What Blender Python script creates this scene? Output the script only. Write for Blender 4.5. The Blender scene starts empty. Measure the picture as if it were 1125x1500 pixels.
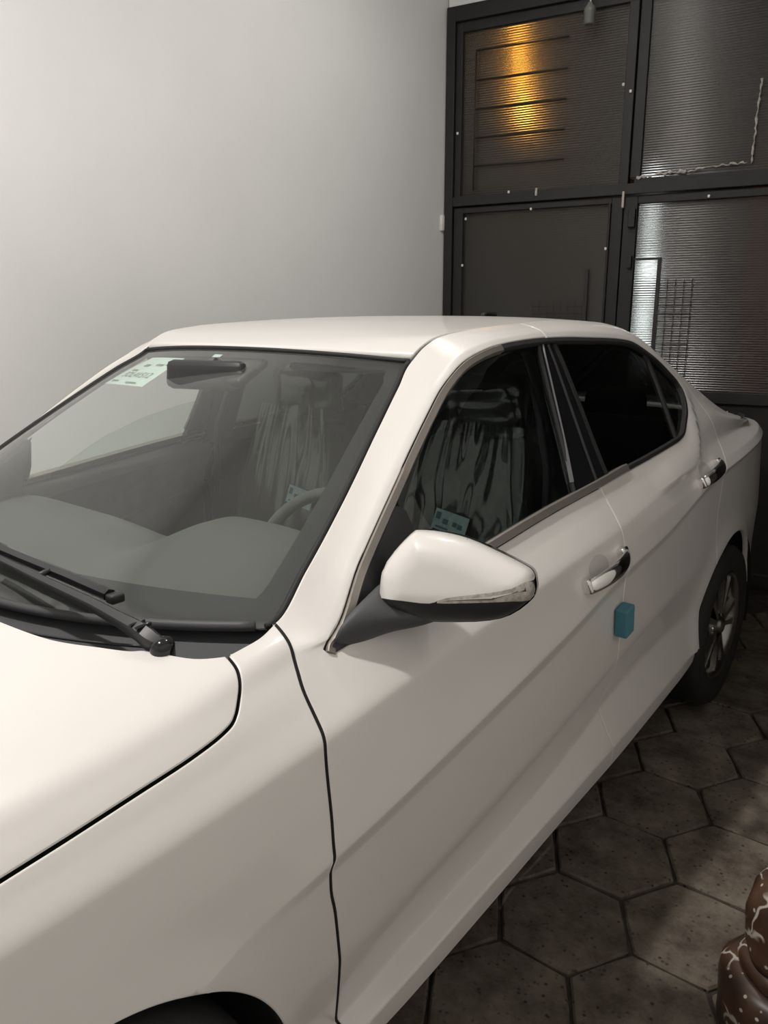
import bpy, bmesh, math, random
import numpy as np
from mathutils import Vector, Matrix
from mathutils.geometry import delaunay_2d_cdt

scene = bpy.context.scene
COL = scene.collection
random.seed(4)
RNG = np.random.default_rng(4)

# ------------------------------------------------------------------ camera
cam_data = bpy.data.cameras.new('camera')
camera = bpy.data.objects.new('camera', cam_data)
COL.objects.link(camera)
scene.camera = camera
YAW, PITCH, ROLL = math.radians(38.632), math.radians(14.231), math.radians(-0.175)
_f = Vector((-math.sin(YAW) * math.cos(PITCH), math.cos(YAW) * math.cos(PITCH), -math.sin(PITCH)))
_r0 = Vector((math.cos(YAW), math.sin(YAW), 0))
_u0 = _r0.cross(_f)
_r = _r0 * math.cos(ROLL) + _u0 * math.sin(ROLL)
_u = -_r0 * math.sin(ROLL) + _u0 * math.cos(ROLL)
camera.matrix_world = Matrix(((_r.x, _u.x, -_f.x, 1.56576), (_r.y, _u.y, -_f.y, -0.24973),
                              (_r.z, _u.z, -_f.z, 1.44182), (0, 0, 0, 1)))
cam_data.sensor_fit = 'VERTICAL'
cam_data.sensor_height = 24.0
cam_data.lens = 24.0 * 1154.46 / 1500.0
cam_data.clip_start = 0.02

# ------------------------------------------------------------------ world, lamp power, exposure
world = bpy.data.worlds.new('night')
scene.world = world
world.use_nodes = True
world.node_tree.nodes['Background'].inputs[0].default_value = (0.30, 0.34, 0.42, 1)
world.node_tree.nodes['Background'].inputs[1].default_value = 0.006
scene.view_settings.view_transform = 'Standard'
scene.view_settings.look = 'None'
scene.view_settings.gamma = 1.0
scene.view_settings.use_curve_mapping = False
scene.view_settings.exposure = 0.0
LAMPS = (((0.06, -0.02, 3.46), 'bulb', 'flat round white ceiling lamp above the bonnet'),
         ((0.05, 2.45, 3.46), 'fill_bulb', 'added flat round fill lamp on the ceiling near the gate'))  # unseen lamp, added to brighten the far wall and gate
LAMP_STRENGTH = 1240.0
REAR_FILL_STRENGTH = 345.0
LAMP_COLOR = (1.0, 0.955, 0.905)
scene.cycles.max_bounces = 10
scene.cycles.diffuse_bounces = 5
scene.cycles.transparent_max_bounces = 16
scene.cycles.transmission_bounces = 8
scene.cycles.caustics_refractive = False
scene.cycles.sample_clamp_indirect = 6.0

# ------------------------------------------------------------------ materials
def nt(name):
    m = bpy.data.materials.new(name)
    m.use_nodes = True
    t = m.node_tree
    return m, t, t.nodes['Principled BSDF']

def node(t, kind, **kw):
    n = t.nodes.new(kind)
    for k, v in kw.items():
        if k in n.inputs: n.inputs[k].default_value = v
        else: setattr(n, k, v)
    return n

def plain(name, col, rough=.5, metal=0., coat=0., spec=.5, noise=0., nscale=40., bump=0., bscale=200., bdist=.001):
    m, t, b = nt(name)
    b.inputs['Base Color'].default_value = (*col, 1)
    b.inputs['Roughness'].default_value = rough
    b.inputs['Metallic'].default_value = metal
    b.inputs['Coat Weight'].default_value = coat
    b.inputs['Coat Roughness'].default_value = .06
    b.inputs['Specular IOR Level'].default_value = spec
    tc = node(t, 'ShaderNodeTexCoord')
    if noise > 0:
        n = node(t, 'ShaderNodeTexNoise', Scale=nscale, Detail=5.)
        r = node(t, 'ShaderNodeValToRGB')
        r.color_ramp.elements[0].position = .3; r.color_ramp.elements[1].position = .72
        r.color_ramp.elements[0].color = (*[c * (1 - noise) for c in col], 1)
        r.color_ramp.elements[1].color = (*[min(1, c * (1 + noise)) for c in col], 1)
        t.links.new(tc.outputs['Object'], n.inputs['Vector'])
        t.links.new(n.outputs['Fac'], r.inputs['Fac'])
        t.links.new(r.outputs['Color'], b.inputs['Base Color'])
    if bump > 0:
        n2 = node(t, 'ShaderNodeTexNoise', Scale=bscale, Detail=4.)
        bp = node(t, 'ShaderNodeBump', Strength=bump, Distance=bdist)
        t.links.new(tc.outputs['Object'], n2.inputs['Vector'])
        t.links.new(n2.outputs['Fac'], bp.inputs['Height'])
        t.links.new(bp.outputs['Normal'], b.inputs['Normal'])
    return m

def schlick(t, f0):
    """mirror share of a thin sheet, the same from both of its sides"""
    lw = node(t, 'ShaderNodeLayerWeight'); pw = node(t, 'ShaderNodeMath', operation='POWER'); pw.inputs[1].default_value = 5.
    mr = node(t, 'ShaderNodeMapRange'); mr.inputs[3].default_value = f0; mr.inputs[4].default_value = 1.
    t.links.new(lw.outputs['Facing'], pw.inputs[0]); t.links.new(pw.outputs[0], mr.inputs[0])
    return mr.outputs[0]

def glass_mat(name, tint, rough=.0, refl=1.0, dust_haze=0.):
    """thin sheet of tinted glass: see-through colour plus a Fresnel mirror layer"""
    m = bpy.data.materials.new(name); m.use_nodes = True
    t = m.node_tree; t.nodes.clear()
    o = node(t, 'ShaderNodeOutputMaterial')
    tr = node(t, 'ShaderNodeBsdfTransparent'); tr.inputs[0].default_value = (*tint, 1)
    gl = node(t, 'ShaderNodeBsdfGlossy', Roughness=rough); gl.inputs[0].default_value = (refl, refl, refl, 1)
    mx = node(t, 'ShaderNodeMixShader')
    t.links.new(schlick(t, .042), mx.inputs[0]); t.links.new(tr.outputs[0], mx.inputs[1])
    t.links.new(gl.outputs[0], mx.inputs[2])
    if dust_haze:  # thin dust film, with the haze of reflections painted into it
        df = node(t, 'ShaderNodeBsdfDiffuse'); df.inputs[0].default_value = (.58, .60, .575, 1)
        tc = node(t, 'ShaderNodeTexCoord'); nz = node(t, 'ShaderNodeTexNoise', Scale=3., Detail=3.)
        mr = node(t, 'ShaderNodeMapRange'); mr.inputs[3].default_value = dust_haze * .7; mr.inputs[4].default_value = dust_haze * 1.3
        m2 = node(t, 'ShaderNodeMixShader')
        t.links.new(tc.outputs['Object'], nz.inputs['Vector']); t.links.new(nz.outputs['Fac'], mr.inputs[0]); t.links.new(mr.outputs[0], m2.inputs[0])
        t.links.new(mx.outputs[0], m2.inputs[1]); t.links.new(df.outputs[0], m2.inputs[2]); t.links.new(m2.outputs[0], o.inputs[0])
    else: t.links.new(mx.outputs[0], o.inputs[0])
    return m

def emit_mat(name, col, strength):
    m = bpy.data.materials.new(name); m.use_nodes = True
    t = m.node_tree; t.nodes.clear()
    o = node(t, 'ShaderNodeOutputMaterial')
    e = node(t, 'ShaderNodeEmission', Strength=strength); e.inputs[0].default_value = (*col, 1)
    t.links.new(e.outputs[0], o.inputs[0])
    return m

M = {}
M['paint'] = plain('white_car_paint', (.735, .71, .685), rough=.38, coat=.55)
M['black_plastic'] = plain('black_plastic', (.020, .020, .022), rough=.45, bump=.15, bscale=900, bdist=.0004)
M['grey_plastic'] = plain('dark_grey_plastic', (.055, .055, .060), rough=.55, bump=.2, bscale=1200, bdist=.0004)
M['gloss_black'] = plain('gloss_black', (.012, .012, .014), rough=.12)
M['rubber'] = plain('black_rubber', (.012, .012, .012), rough=.7)
M['tyre'] = plain('tyre_rubber', (.016, .016, .016), rough=.75, bump=.3, bscale=120, bdist=.002)
M['void'] = plain('underbody_gap_black', (.006, .006, .006), rough=.9)  # also the colour that puts shade into the panel gaps
M['chrome'] = plain('chrome', (.80, .79, .78), rough=.08, metal=1.)
M['satin'] = plain('satin_trim', (.30, .275, .25), rough=.42, metal=.7)
M['wall_dim'] = plain('grey_wall_paint', (.86, .85, .83), rough=.9, noise=.06, nscale=3)
M['alloy'] = plain('bright_alloy', (.27, .26, .25), rough=.28, metal=1., noise=.08)
M['steel'] = plain('brake_steel', (.25, .24, .23), rough=.4, metal=1.)
M['glass_front'] = glass_mat('windscreen_glass', (.88, .93, .90), dust_haze=.055)
M['glass_clear'] = glass_mat('clear_side_glass', (.84, .90, .87))
M['glass_side'] = glass_mat('side_glass', (.62, .68, .66))
M['glass_dark'] = glass_mat('privacy_glass', (.14, .15, .15))
M['frit'] = plain('black_enamel_band', (.016, .014, .017), rough=.6, spec=.2)
M['dash'] = plain('dashboard_vinyl', (.080, .082, .078), rough=.7)
M['cabin'] = plain('cabin_trim', (.085, .080, .078), rough=.75, noise=.15, nscale=20)
M['headliner'] = plain('headliner_cloth', (.26, .25, .24), rough=.95)
M['fabric'] = plain('seat_fabric', (.060, .057, .055), rough=.85, noise=.2, nscale=60, bump=.4, bscale=300, bdist=.001)
M['lens'] = plain('clear_lens', (.50, .46, .42), rough=.12, coat=.8, noise=.3, nscale=120)
M['lens_inner'] = plain('lens_reflector', (.75, .73, .70), rough=.15, metal=1.)
M['foam'] = plain('blue_foam', (.07, .22, .28), rough=.9, bump=.5, bscale=500, bdist=.001)
M['amber'] = emit_mat('amber_lamp', (1.0, .43, .04), 95.0)
M['bulb'] = emit_mat('ceiling_lamp', LAMP_COLOR, LAMP_STRENGTH)
M['fill_bulb'] = emit_mat('rear_fill_lamp', LAMP_COLOR, REAR_FILL_STRENGTH)
M['white_lamp'] = emit_mat('white_street_lamp', (.88, .97, 1.0), 7.0)
M['gate'] = plain('gate_paint', (.008, .007, .0073), rough=.6, noise=.35, nscale=14, bump=.3, bscale=60, bdist=.002)
M['gate_rod'] = plain('gate_rod', (.016, .014, .013), rough=.6)
M['putty'] = plain('window_putty', (.42, .39, .36), rough=.9, noise=.4, nscale=60, bump=.6, bscale=80, bdist=.004)
M['plaster_chip'] = plain('plaster_chip', (.70, .68, .65), rough=.9, noise=.1)
M['bakelite'] = plain('lamp_holder', (.13, .14, .12), rough=.5)
M['wire'] = plain('white_flex', (.55, .52, .42), rough=.6)
M['red_door'] = plain('red_oxide_metal', (.34, .030, .028), rough=.7, noise=.3, nscale=6)
M['alley'] = plain('alley_render', (.10, .09, .085), rough=.95, noise=.3, nscale=3)
M['grout'] = plain('joint_dirt', (.050, .040, .034), rough=1., noise=.4, nscale=30, bump=.6, bscale=150, bdist=.004)
M['ceil'] = plain('ceiling_paint', (.82, .82, .81), rough=.9)
M['tag_card'] = plain('pale_blue_card', (.52, .68, .72), rough=.5, noise=.15, nscale=80)
M['tag_ink'] = plain('card_ink', (.14, .24, .27), rough=.6)
M['label_paper'] = plain('label_paper', (.62, .72, .68), rough=.6, noise=.06, nscale=90)
M['label_ink'] = plain('label_ink', (.16, .19, .18), rough=.6)

def plastic_film():
    m = bpy.data.materials.new('clear_plastic_film'); m.use_nodes = True
    t = m.node_tree; t.nodes.clear()
    o = node(t, 'ShaderNodeOutputMaterial')
    tr = node(t, 'ShaderNodeBsdfTransparent'); tr.inputs[0].default_value = (.85, .86, .85, 1)
    gl = node(t, 'ShaderNodeBsdfGlossy', Roughness=.09); gl.inputs[0].default_value = (.9, .9, .9, 1)
    df = node(t, 'ShaderNodeBsdfDiffuse'); df.inputs[0].default_value = (.34, .33, .32, 1)
    m1 = node(t, 'ShaderNodeMixShader'); m1.inputs[0].default_value = .12
    mx = node(t, 'ShaderNodeMixShader')
    t.links.new(tr.outputs[0], m1.inputs[1]); t.links.new(df.outputs[0], m1.inputs[2])
    t.links.new(schlick(t, .08), mx.inputs[0]); t.links.new(m1.outputs[0], mx.inputs[1])
    t.links.new(gl.outputs[0], mx.inputs[2]); t.links.new(mx.outputs[0], o.inputs[0])
    return m
M['film'] = plastic_film()

def wall_paint():
    m, t, b = nt('wall_paint')
    tc = node(t, 'ShaderNodeTexCoord')
    n = node(t, 'ShaderNodeTexNoise', Scale=1.6, Detail=4.)
    r = node(t, 'ShaderNodeValToRGB')
    r.color_ramp.elements[0].position = .35; r.color_ramp.elements[0].color = (.76, .765, .76, 1)
    r.color_ramp.elements[1].position = .7; r.color_ramp.elements[1].color = (.80, .805, .80, 1)
    n2 = node(t, 'ShaderNodeTexNoise', Scale=260., Detail=3.)
    bp = node(t, 'ShaderNodeBump', Strength=.12, Distance=.002)
    t.links.new(tc.outputs['Object'], n.inputs['Vector']); t.links.new(tc.outputs['Object'], n2.inputs['Vector'])
    t.links.new(n.outputs['Fac'], r.inputs['Fac']); t.links.new(r.outputs['Color'], b.inputs['Base Color'])
    t.links.new(n2.outputs['Fac'], bp.inputs['Height']); t.links.new(bp.outputs['Normal'], b.inputs['Normal'])
    b.inputs['Roughness'].default_value = .8
    return m
M['wall'] = wall_paint()

def paver_mat():
    m, t, b = nt('concrete_paver')
    tc = node(t, 'ShaderNodeTexCoord'); oi = node(t, 'ShaderNodeObjectInfo')
    geo = node(t, 'ShaderNodeNewGeometry')
    n = node(t, 'ShaderNodeTexNoise', Scale=6., Detail=9., Roughness=.74)
    r = node(t, 'ShaderNodeValToRGB')
    r.color_ramp.elements[0].position = .36; r.color_ramp.elements[0].color = (.055, .040, .030, 1)
    r.color_ramp.elements[1].position = .66; r.color_ramp.elements[1].color = (.195, .165, .130, 1)
    vo = node(t, 'ShaderNodeTexVoronoi', Scale=58.)
    vr = node(t, 'ShaderNodeValToRGB')
    vr.color_ramp.elements[0].position = .14; vr.color_ramp.elements[0].color = (.18, .16, .15, 1)
    vr.color_ramp.elements[1].position = .30; vr.color_ramp.elements[1].color = (1, 1, 1, 1)
    n3 = node(t, 'ShaderNodeTexNoise', Scale=28., Detail=4.)
    r3 = node(t, 'ShaderNodeValToRGB')
    r3.color_ramp.elements[0].position = .42; r3.color_ramp.elements[0].color = (0, 0, 0, 1)
    r3.color_ramp.elements[1].position = .60; r3.color_ramp.elements[1].color = (1, 1, 1, 1)
    mxp = node(t, 'ShaderNodeMixRGB', blend_type='MIX'); mxp.inputs[1].default_value = (1, 1, 1, 1)
    mul = node(t, 'ShaderNodeMixRGB', blend_type='MULTIPLY'); mul.inputs[0].default_value = 1.
    mr = node(t, 'ShaderNodeMapRange'); mr.inputs[3].default_value = .82; mr.inputs[4].default_value = 1.16
    mul2 = node(t, 'ShaderNodeMixRGB', blend_type='MULTIPLY'); mul2.inputs[0].default_value = 1.
    t.links.new(geo.outputs['Position'], n.inputs['Vector']); t.links.new(geo.outputs['Position'], vo.inputs['Vector'])
    t.links.new(geo.outputs['Position'], n3.inputs['Vector'])
    t.links.new(n.outputs['Fac'], r.inputs['Fac']); t.links.new(vo.outputs['Distance'], vr.inputs['Fac'])
    t.links.new(n3.outputs['Fac'], r3.inputs['Fac'])
    t.links.new(r3.outputs['Color'], mxp.inputs[0]); t.links.new(vr.outputs['Color'], mxp.inputs[2])
    t.links.new(r.outputs['Color'], mul.inputs[1]); t.links.new(mxp.outputs['Color'], mul.inputs[2])
    t.links.new(oi.outputs['Random'], mr.inputs[0]); t.links.new(mul.outputs['Color'], mul2.inputs[1])
    t.links.new(mr.outputs[0], mul2.inputs[2]); t.links.new(mul2.outputs['Color'], b.inputs['Base Color'])
    ad = node(t, 'ShaderNodeMath', operation='MULTIPLY')
    t.links.new(n.outputs['Fac'], ad.inputs[0]); t.links.new(mxp.outputs['Color'], ad.inputs[1])
    bp = node(t, 'ShaderNodeBump', Strength=.5, Distance=.006)
    t.links.new(ad.outputs[0], bp.inputs['Height']); t.links.new(bp.outputs['Normal'], b.inputs['Normal'])
    b.inputs['Roughness'].default_value = .85
    return m
M['paver'] = paver_mat()

def pane_mat():
    m = bpy.data.materials.new('ribbed_glass'); m.use_nodes = True
    t = m.node_tree; b = t.nodes['Principled BSDF']
    b.inputs['Base Color'].default_value = (.56, .55, .52, 1)
    b.inputs['Roughness'].default_value = .21
    b.inputs['Specular IOR Level'].default_value = .12
    b.inputs['Transmission Weight'].default_value = .97
    b.inputs['IOR'].default_value = 1.5
    return m
M['pane'] = pane_mat()

def splash_mat():
    """dark brown glaze with runs and spots of white"""
    m, t, b = nt('brown_glaze_white_splashes')
    tc = node(t, 'ShaderNodeTexCoord')
    n = node(t, 'ShaderNodeTexNoise', Scale=9., Detail=5.)
    r = node(t, 'ShaderNodeValToRGB')
    r.color_ramp.elements[0].position = .35; r.color_ramp.elements[0].color = (.022, .011, .008, 1)
    r.color_ramp.elements[1].position = .7; r.color_ramp.elements[1].color = (.11, .055, .032, 1)
    w = node(t, 'ShaderNodeTexVoronoi', feature='DISTANCE_TO_EDGE', Scale=12.)
    mp = node(t, 'ShaderNodeMapping'); mp.inputs['Scale'].default_value = (1.2, 1.2, .55)
    nd = node(t, 'ShaderNodeTexNoise', Scale=14., Detail=2.)
    mixv = node(t, 'ShaderNodeMixRGB', blend_type='MIX'); mixv.inputs[0].default_value = .10
    wr = node(t, 'ShaderNodeValToRGB')
    wr.color_ramp.elements[0].position = .020; wr.color_ramp.elements[0].color = (1, 1, 1, 1)
    wr.color_ramp.elements[1].position = .055; wr.color_ramp.elements[1].color = (0, 0, 0, 1)
    ms = node(t, 'ShaderNodeTexNoise', Scale=7., Detail=2.)
    msr = node(t, 'ShaderNodeValToRGB')
    msr.color_ramp.elements[0].position = .50; msr.color_ramp.elements[1].position = .56
    mm = node(t, 'ShaderNodeMath', operation='MULTIPLY')
    sp = node(t, 'ShaderNodeTexVoronoi', Scale=42.)
    spr = node(t, 'ShaderNodeValToRGB')
    spr.color_ramp.elements[0].position = .12; spr.color_ramp.elements[0].color = (1, 1, 1, 1)
    spr.color_ramp.elements[1].position = .18; spr.color_ramp.elements[1].color = (0, 0, 0, 1)
    mx2 = node(t, 'ShaderNodeMath', operation='MAXIMUM')
    fin = node(t, 'ShaderNodeMixRGB', blend_type='MIX'); fin.inputs[2].default_value = (.50, .46, .40, 1)
    L = t.links.new
    L(tc.outputs['Object'], n.inputs['Vector']); L(n.outputs['Fac'], r.inputs['Fac'])
    L(tc.outputs['Object'], mp.inputs['Vector']); L(tc.outputs['Object'], nd.inputs['Vector'])
    L(mp.outputs[0], mixv.inputs[1]); L(nd.outputs['Color'], mixv.inputs[2]); L(mixv.outputs[0], w.inputs['Vector'])
    L(w.outputs['Distance'], wr.inputs['Fac']); L(tc.outputs['Object'], ms.inputs['Vector'])
    L(ms.outputs['Fac'], msr.inputs['Fac']); L(wr.outputs['Color'], mm.inputs[0]); L(msr.outputs['Color'], mm.inputs[1])
    L(tc.outputs['Object'], sp.inputs['Vector']); L(sp.outputs['Distance'], spr.inputs['Fac'])
    L(mm.outputs[0], mx2.inputs[0]); L(spr.outputs['Color'], mx2.inputs[1])
    L(mx2.outputs[0], fin.inputs[0]); L(r.outputs['Color'], fin.inputs[1]); L(fin.outputs[0], b.inputs['Base Color'])
    b.inputs['Roughness'].default_value = .4
    return m
M['splash'] = splash_mat()

# ------------------------------------------------------------------ mesh helpers
def tag(o, label=None, cat=None, group=None, kind=None):
    if label: o['label'] = label
    if cat: o['category'] = cat
    if group: o['group'] = group
    if kind: o['kind'] = kind
    return o

def empty(name, loc=(0, 0, 0)):
    o = bpy.data.objects.new(name, None); COL.objects.link(o)
    o.location = loc; o.empty_display_size = .1
    return o

def mobj(name, verts, faces, mat, parent=None, smooth=True, loc=None, normals=None):
    me = bpy.data.meshes.new(name)
    me.from_pydata([tuple(map(float, v)) for v in verts], [], [tuple(map(int, f)) for f in faces])
    me.validate(); me.update()
    me.materials.append(M[mat] if isinstance(mat, str) else mat)
    if smooth: me.polygons.foreach_set('use_smooth', [True] * len(me.polygons))
    if normals is not None and len(normals) == len(me.vertices): me.normals_split_custom_set_from_vertices([tuple(map(float, q)) for q in normals])
    o = bpy.data.objects.new(name, me); COL.objects.link(o)
    if parent: o.parent = parent
    if loc: o.location = loc
    return o

class MB:
    """collects shapes for one mesh object"""
    def __init__(s): s.v = []; s.f = []
    def add(s, v, f):
        b = len(s.v); s.v += [tuple(map(float, p)) for p in v]; s.f += [tuple(int(i) + b for i in q) for q in f]; return s
    def box(s, c, d, rot=None, bev=0.):
        bm = bmesh.new(); bmesh.ops.create_cube(bm, size=1.)
        for v in bm.verts: v.co = Vector((v.co.x * d[0], v.co.y * d[1], v.co.z * d[2]))
        if bev > 0: bmesh.ops.bevel(bm, geom=bm.edges[:], offset=bev, segments=2, affect='EDGES', profile=.5)
        bm.verts.index_update()
        P = [v.co.copy() for v in bm.verts]
        if rot: P = [rot @ q for q in P]
        s.add([q + Vector(c) for q in P], [[v.index for v in f.verts] for f in bm.faces]); bm.free(); return s
    def tube(s, pts, rad, n=10, cap=True):
        pts = [Vector(p) for p in pts]
        rads = rad if hasattr(rad, '__len__') else [rad] * len(pts)
        V = []; F = []; ref = None
        for i, p in enumerate(pts):
            t = (pts[min(i + 1, len(pts) - 1)] - pts[max(i - 1, 0)]).normalized()
            if ref is None: ref = Vector((0, 0, 1)) if abs(t.z) < .9 else Vector((1, 0, 0))
            a = (ref - t * ref.dot(t)).normalized(); b = t.cross(a); ref = a
            for k in range(n):
                an = 2 * math.pi * k / n
                V.append(p + (a * math.cos(an) + b * math.sin(an)) * rads[i])
        for i in range(len(pts) - 1):
            for k in range(n):
                F.append((i * n + k, i * n + (k + 1) % n, (i + 1) * n + (k + 1) % n, (i + 1) * n + k))
        if cap: F += [tuple(range(n))[::-1], tuple((len(pts) - 1) * n + k for k in range(n))]
        return s.add(V, F)
    def lathe(s, prof, n=32, axis='z', c=(0, 0, 0), closed=False):
        V = []; F = []
        for (r, h) in prof:
            for k in range(n):
                a = 2 * math.pi * k / n; x, y = r * math.cos(a), r * math.sin(a)
                q = (x, y, h) if axis == 'z' else ((h, x, y) if axis == 'x' else (x, h, y))
                V.append((q[0] + c[0], q[1] + c[1], q[2] + c[2]))
        m = len(prof)
        for i in range(m if closed else m - 1):
            j = (i + 1) % m
            for k in range(n): F.append((i * n + k, i * n + (k + 1) % n, j * n + (k + 1) % n, j * n + k))
        return s.add(V, F)
    def build(s, name, mat, parent=None, smooth=True, loc=None): return mobj(name, s.v, s.f, mat, parent, smooth, loc)

def sharp(o, ang=35):
    me = o.data
    try: me.set_sharp_from_angle(angle=math.radians(ang))
    except Exception: pass
    return o

def grid_faces(nu, nv, flip=False):
    F = []
    for i in range(nu - 1):
        for j in range(nv - 1):
            q = (i * nv + j, (i + 1) * nv + j, (i + 1) * nv + j + 1, i * nv + j + 1)
            F.append(q[::-1] if flip else q)
    return F


# ------------------------------------------------------------------ body surfaces of the car
def pchip(xs, ys, xq):
    xs=np.asarray(xs,float); ys=np.asarray(ys,float); xq=np.clip(np.asarray(xq,float),xs[0],xs[-1])
    h=np.diff(xs); d=np.diff(ys)/h; m=np.zeros_like(ys)
    if len(xs)==2: m[:]=d[0]
    else:
        for i in range(1,len(xs)-1):
            if d[i-1]*d[i]>0:
                w1=2*h[i]+h[i-1]; w2=h[i]+2*h[i-1]
                m[i]=(w1+w2)/(w1/d[i-1]+w2/d[i])
        m[0]=d[0]; m[-1]=d[-1]
    k=np.clip(np.searchsorted(xs,xq,side='right')-1,0,len(xs)-2)
    t=(xq-xs[k])/h[k]
    return ((2*t**3-3*t**2+1)*ys[k]+(t**3-2*t**2+t)*h[k]*m[k]
            +(-2*t**3+3*t**2)*ys[k+1]+(t**3-t**2)*h[k]*m[k+1])
# plan taper of the lower body, applied to features 0..8
TAPER=([-.86,-.75,-.55,-.3,0,.5,1.2,1.7,2.3,2.7,3.0,3.3,3.5,3.6],
       [-.36,-.22,-.10,-.035,-.006,0,.002,0,-.006,-.010,-.028,-.075,-.14,-.22])
# feature lines: (y list, x list, z list)
LINES={
0:([-1,4],[.70,.70],[.19,.19]),
1:([-1,.45,.6,.725,1.06,1.34,1.67,1.9,2.16,2.4,3,3.6],[.840,.842,.848,.852,.853,.853,.853,.853,.853,.846,.84,.835],[.19,.19,.195,.20,.217,.231,.24,.254,.271,.285,.30,.33]),
2:([-1,.45,.72,1.06,1.41,1.93,2.25,2.6,3.6],[.848,.852,.858,.859,.860,.860,.860,.848,.84],[.24,.245,.264,.284,.297,.318,.338,.36,.39]),
3:([-1,.45,.75,.99,1.24,1.44,1.71,1.9,2.1,2.4,3.6],[.842,.826,.814,.810,.809,.809,.811,.815,.822,.836,.84],[.27,.275,.283,.298,.329,.362,.422,.449,.462,.47,.48]),
4:([-1,.45,1,1.7,2.4,3.6],[.852,.853,.854,.854,.850,.846],[.42,.43,.47,.57,.64,.66]),
5:([-1,0,.36,.5,.7,1.27,1.61,1.9,2.43,2.9,3.6],[.856,.858,.860,.860,.861,.860,.858,.853,.842,.834,.83],[.53,.56,.600,.612,.634,.716,.777,.808,.893,.924,.94]),
6:([-1,0,.36,.5,.7,1.27,1.61,1.9,2.43,2.9,3.6],[.857,.859,.861,.868,.870,.870,.867,.861,.847,.838,.832],[.55,.58,.620,.640,.667,.751,.809,.836,.913,.937,.95]),
7:([-1,0,.5,1.1,1.6,2.2,2.6,3.6],[.842,.846,.850,.852,.850,.840,.824,.812],[.66,.70,.735,.79,.865,.915,.955,.975]),
8:([-1,-.5,0,.3,.52,.66,1.1,1.62,1.9,2.2,2.6,3.0,3.6],[.80,.818,.826,.830,.832,.833,.836,.834,.826,.812,.785,.765,.75],[.70,.75,.789,.804,.821,.836,.873,.914,.942,.972,1.01,1.00,.975]),
9:([.40,.55,.615,.8,1.14,1.37,1.63,1.76,2.01,2.26,2.4,2.6,2.8,3.0,3.3,3.6],[.770,.758,.753,.758,.765,.770,.777,.774,.770,.764,.757,.745,.735,.727,.715,.70],[.895,.908,.914,.935,.965,.986,1.010,1.019,1.033,1.055,1.075,1.085,1.065,1.04,1.00,.98]),
10:([.40,.55,.615,.748,.896,1.065,1.147,1.261,1.386,1.613,1.873,2.119,2.267,2.40,2.6,2.8,3.05,3.3,3.6],[.745,.736,.746,.715,.677,.636,.619,.607,.605,.612,.617,.626,.645,.665,.684,.690,.690,.678,.65],[.93,.928,.928,1.019,1.127,1.246,1.298,1.343,1.366,1.377,1.371,1.352,1.305,1.245,1.165,1.10,1.035,1.00,.985]),
12:([.40,.48,.572,.671,.808,.973,1.10,1.184,1.225,1.28,1.36,1.43,1.60,1.80,2.05,2.266,2.453,2.706,2.954,3.2,3.45,3.6],[.70,.693,.680,.656,.620,.567,.525,.496,.500,.505,.510,.515,.522,.527,.532,.538,.550,.572,.592,.60,.60,.57],[.955,.954,.956,1.013,1.102,1.209,1.288,1.336,1.366,1.388,1.398,1.404,1.412,1.418,1.412,1.388,1.322,1.220,1.120,1.040,1.005,.985]),
}
# front (fender + bonnet) features 9..12
FRONT={
9:([-.86,-.7,-.5,-.2,0,.3,.5,.62],[.70,.735,.758,.768,.770,.771,.762,.755],[.68,.735,.79,.838,.860,.885,.905,.912]),
10:([-.86,-.7,-.5,-.2,0,.3,.5,.62],[.62,.66,.685,.695,.697,.698,.698,.69],[.70,.762,.825,.878,.902,.926,.950,.957]),
11:([-.86,-.7,-.5,-.2,0,.3,.5,.62],[.40]*8,[.72,.785,.855,.913,.937,.963,.985,.99]),
12:([-.86,-.7,-.5,-.2,0,.3,.5,.62],[0]*8,[.725,.795,.868,.928,.954,.982,1.005,1.01]),
}
# fold that wraps round the rear end of the side windows, as (y, z)
STEP=[(2.519, 1.193), (2.47, 1.152), (2.433, 1.099), (2.388, 1.031), (2.333, 0.986), (2.249, 0.965), (2.093, 0.955), (1.911, 0.941)]
def fold(y,z,s):
    out=np.zeros_like(y)
    m=(y>1.8)&(y<2.75)&(z>.85)&(z<1.35)&(s>6.5)
    if not m.any(): return out
    Q=np.stack([y[m],z[m]],1);A=np.array(STEP[:-1]);B=np.array(STEP[1:]);D=B-A;L=np.linalg.norm(D,axis=1);T0=np.concatenate([[0],np.cumsum(L)])/L.sum()
    best=np.full(len(Q),9.);sg=np.zeros(len(Q));tt=np.zeros(len(Q))
    for i in range(len(A)):
        t=np.clip(((Q-A[i])@D[i])/(L[i]**2),0,1);R=Q-A[i]-t[:,None]*D[i];d=np.linalg.norm(R,axis=1)
        c=D[i][0]*(Q[:,1]-A[i][1])-D[i][1]*(Q[:,0]-A[i][0]);u=d<best
        best=np.where(u,d,best);sg=np.where(u,-np.sign(c),sg);tt=np.where(u,T0[i]+t*(T0[i+1]-T0[i]),tt)
    sm=lambda v:np.clip(v,0,1)**2*(3-2*np.clip(v,0,1))
    d=best*sg;ef=np.clip(np.minimum(tt,1-tt)*5,0,1)
    out[m]=.009*sm(d/.022+.5)*(1-sm((d-.02)/.07))*ef*sm((.10-best)/.05+.0)
    return out
ARCH=((.07,.305,.340),(2.68,.305,.362))
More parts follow.
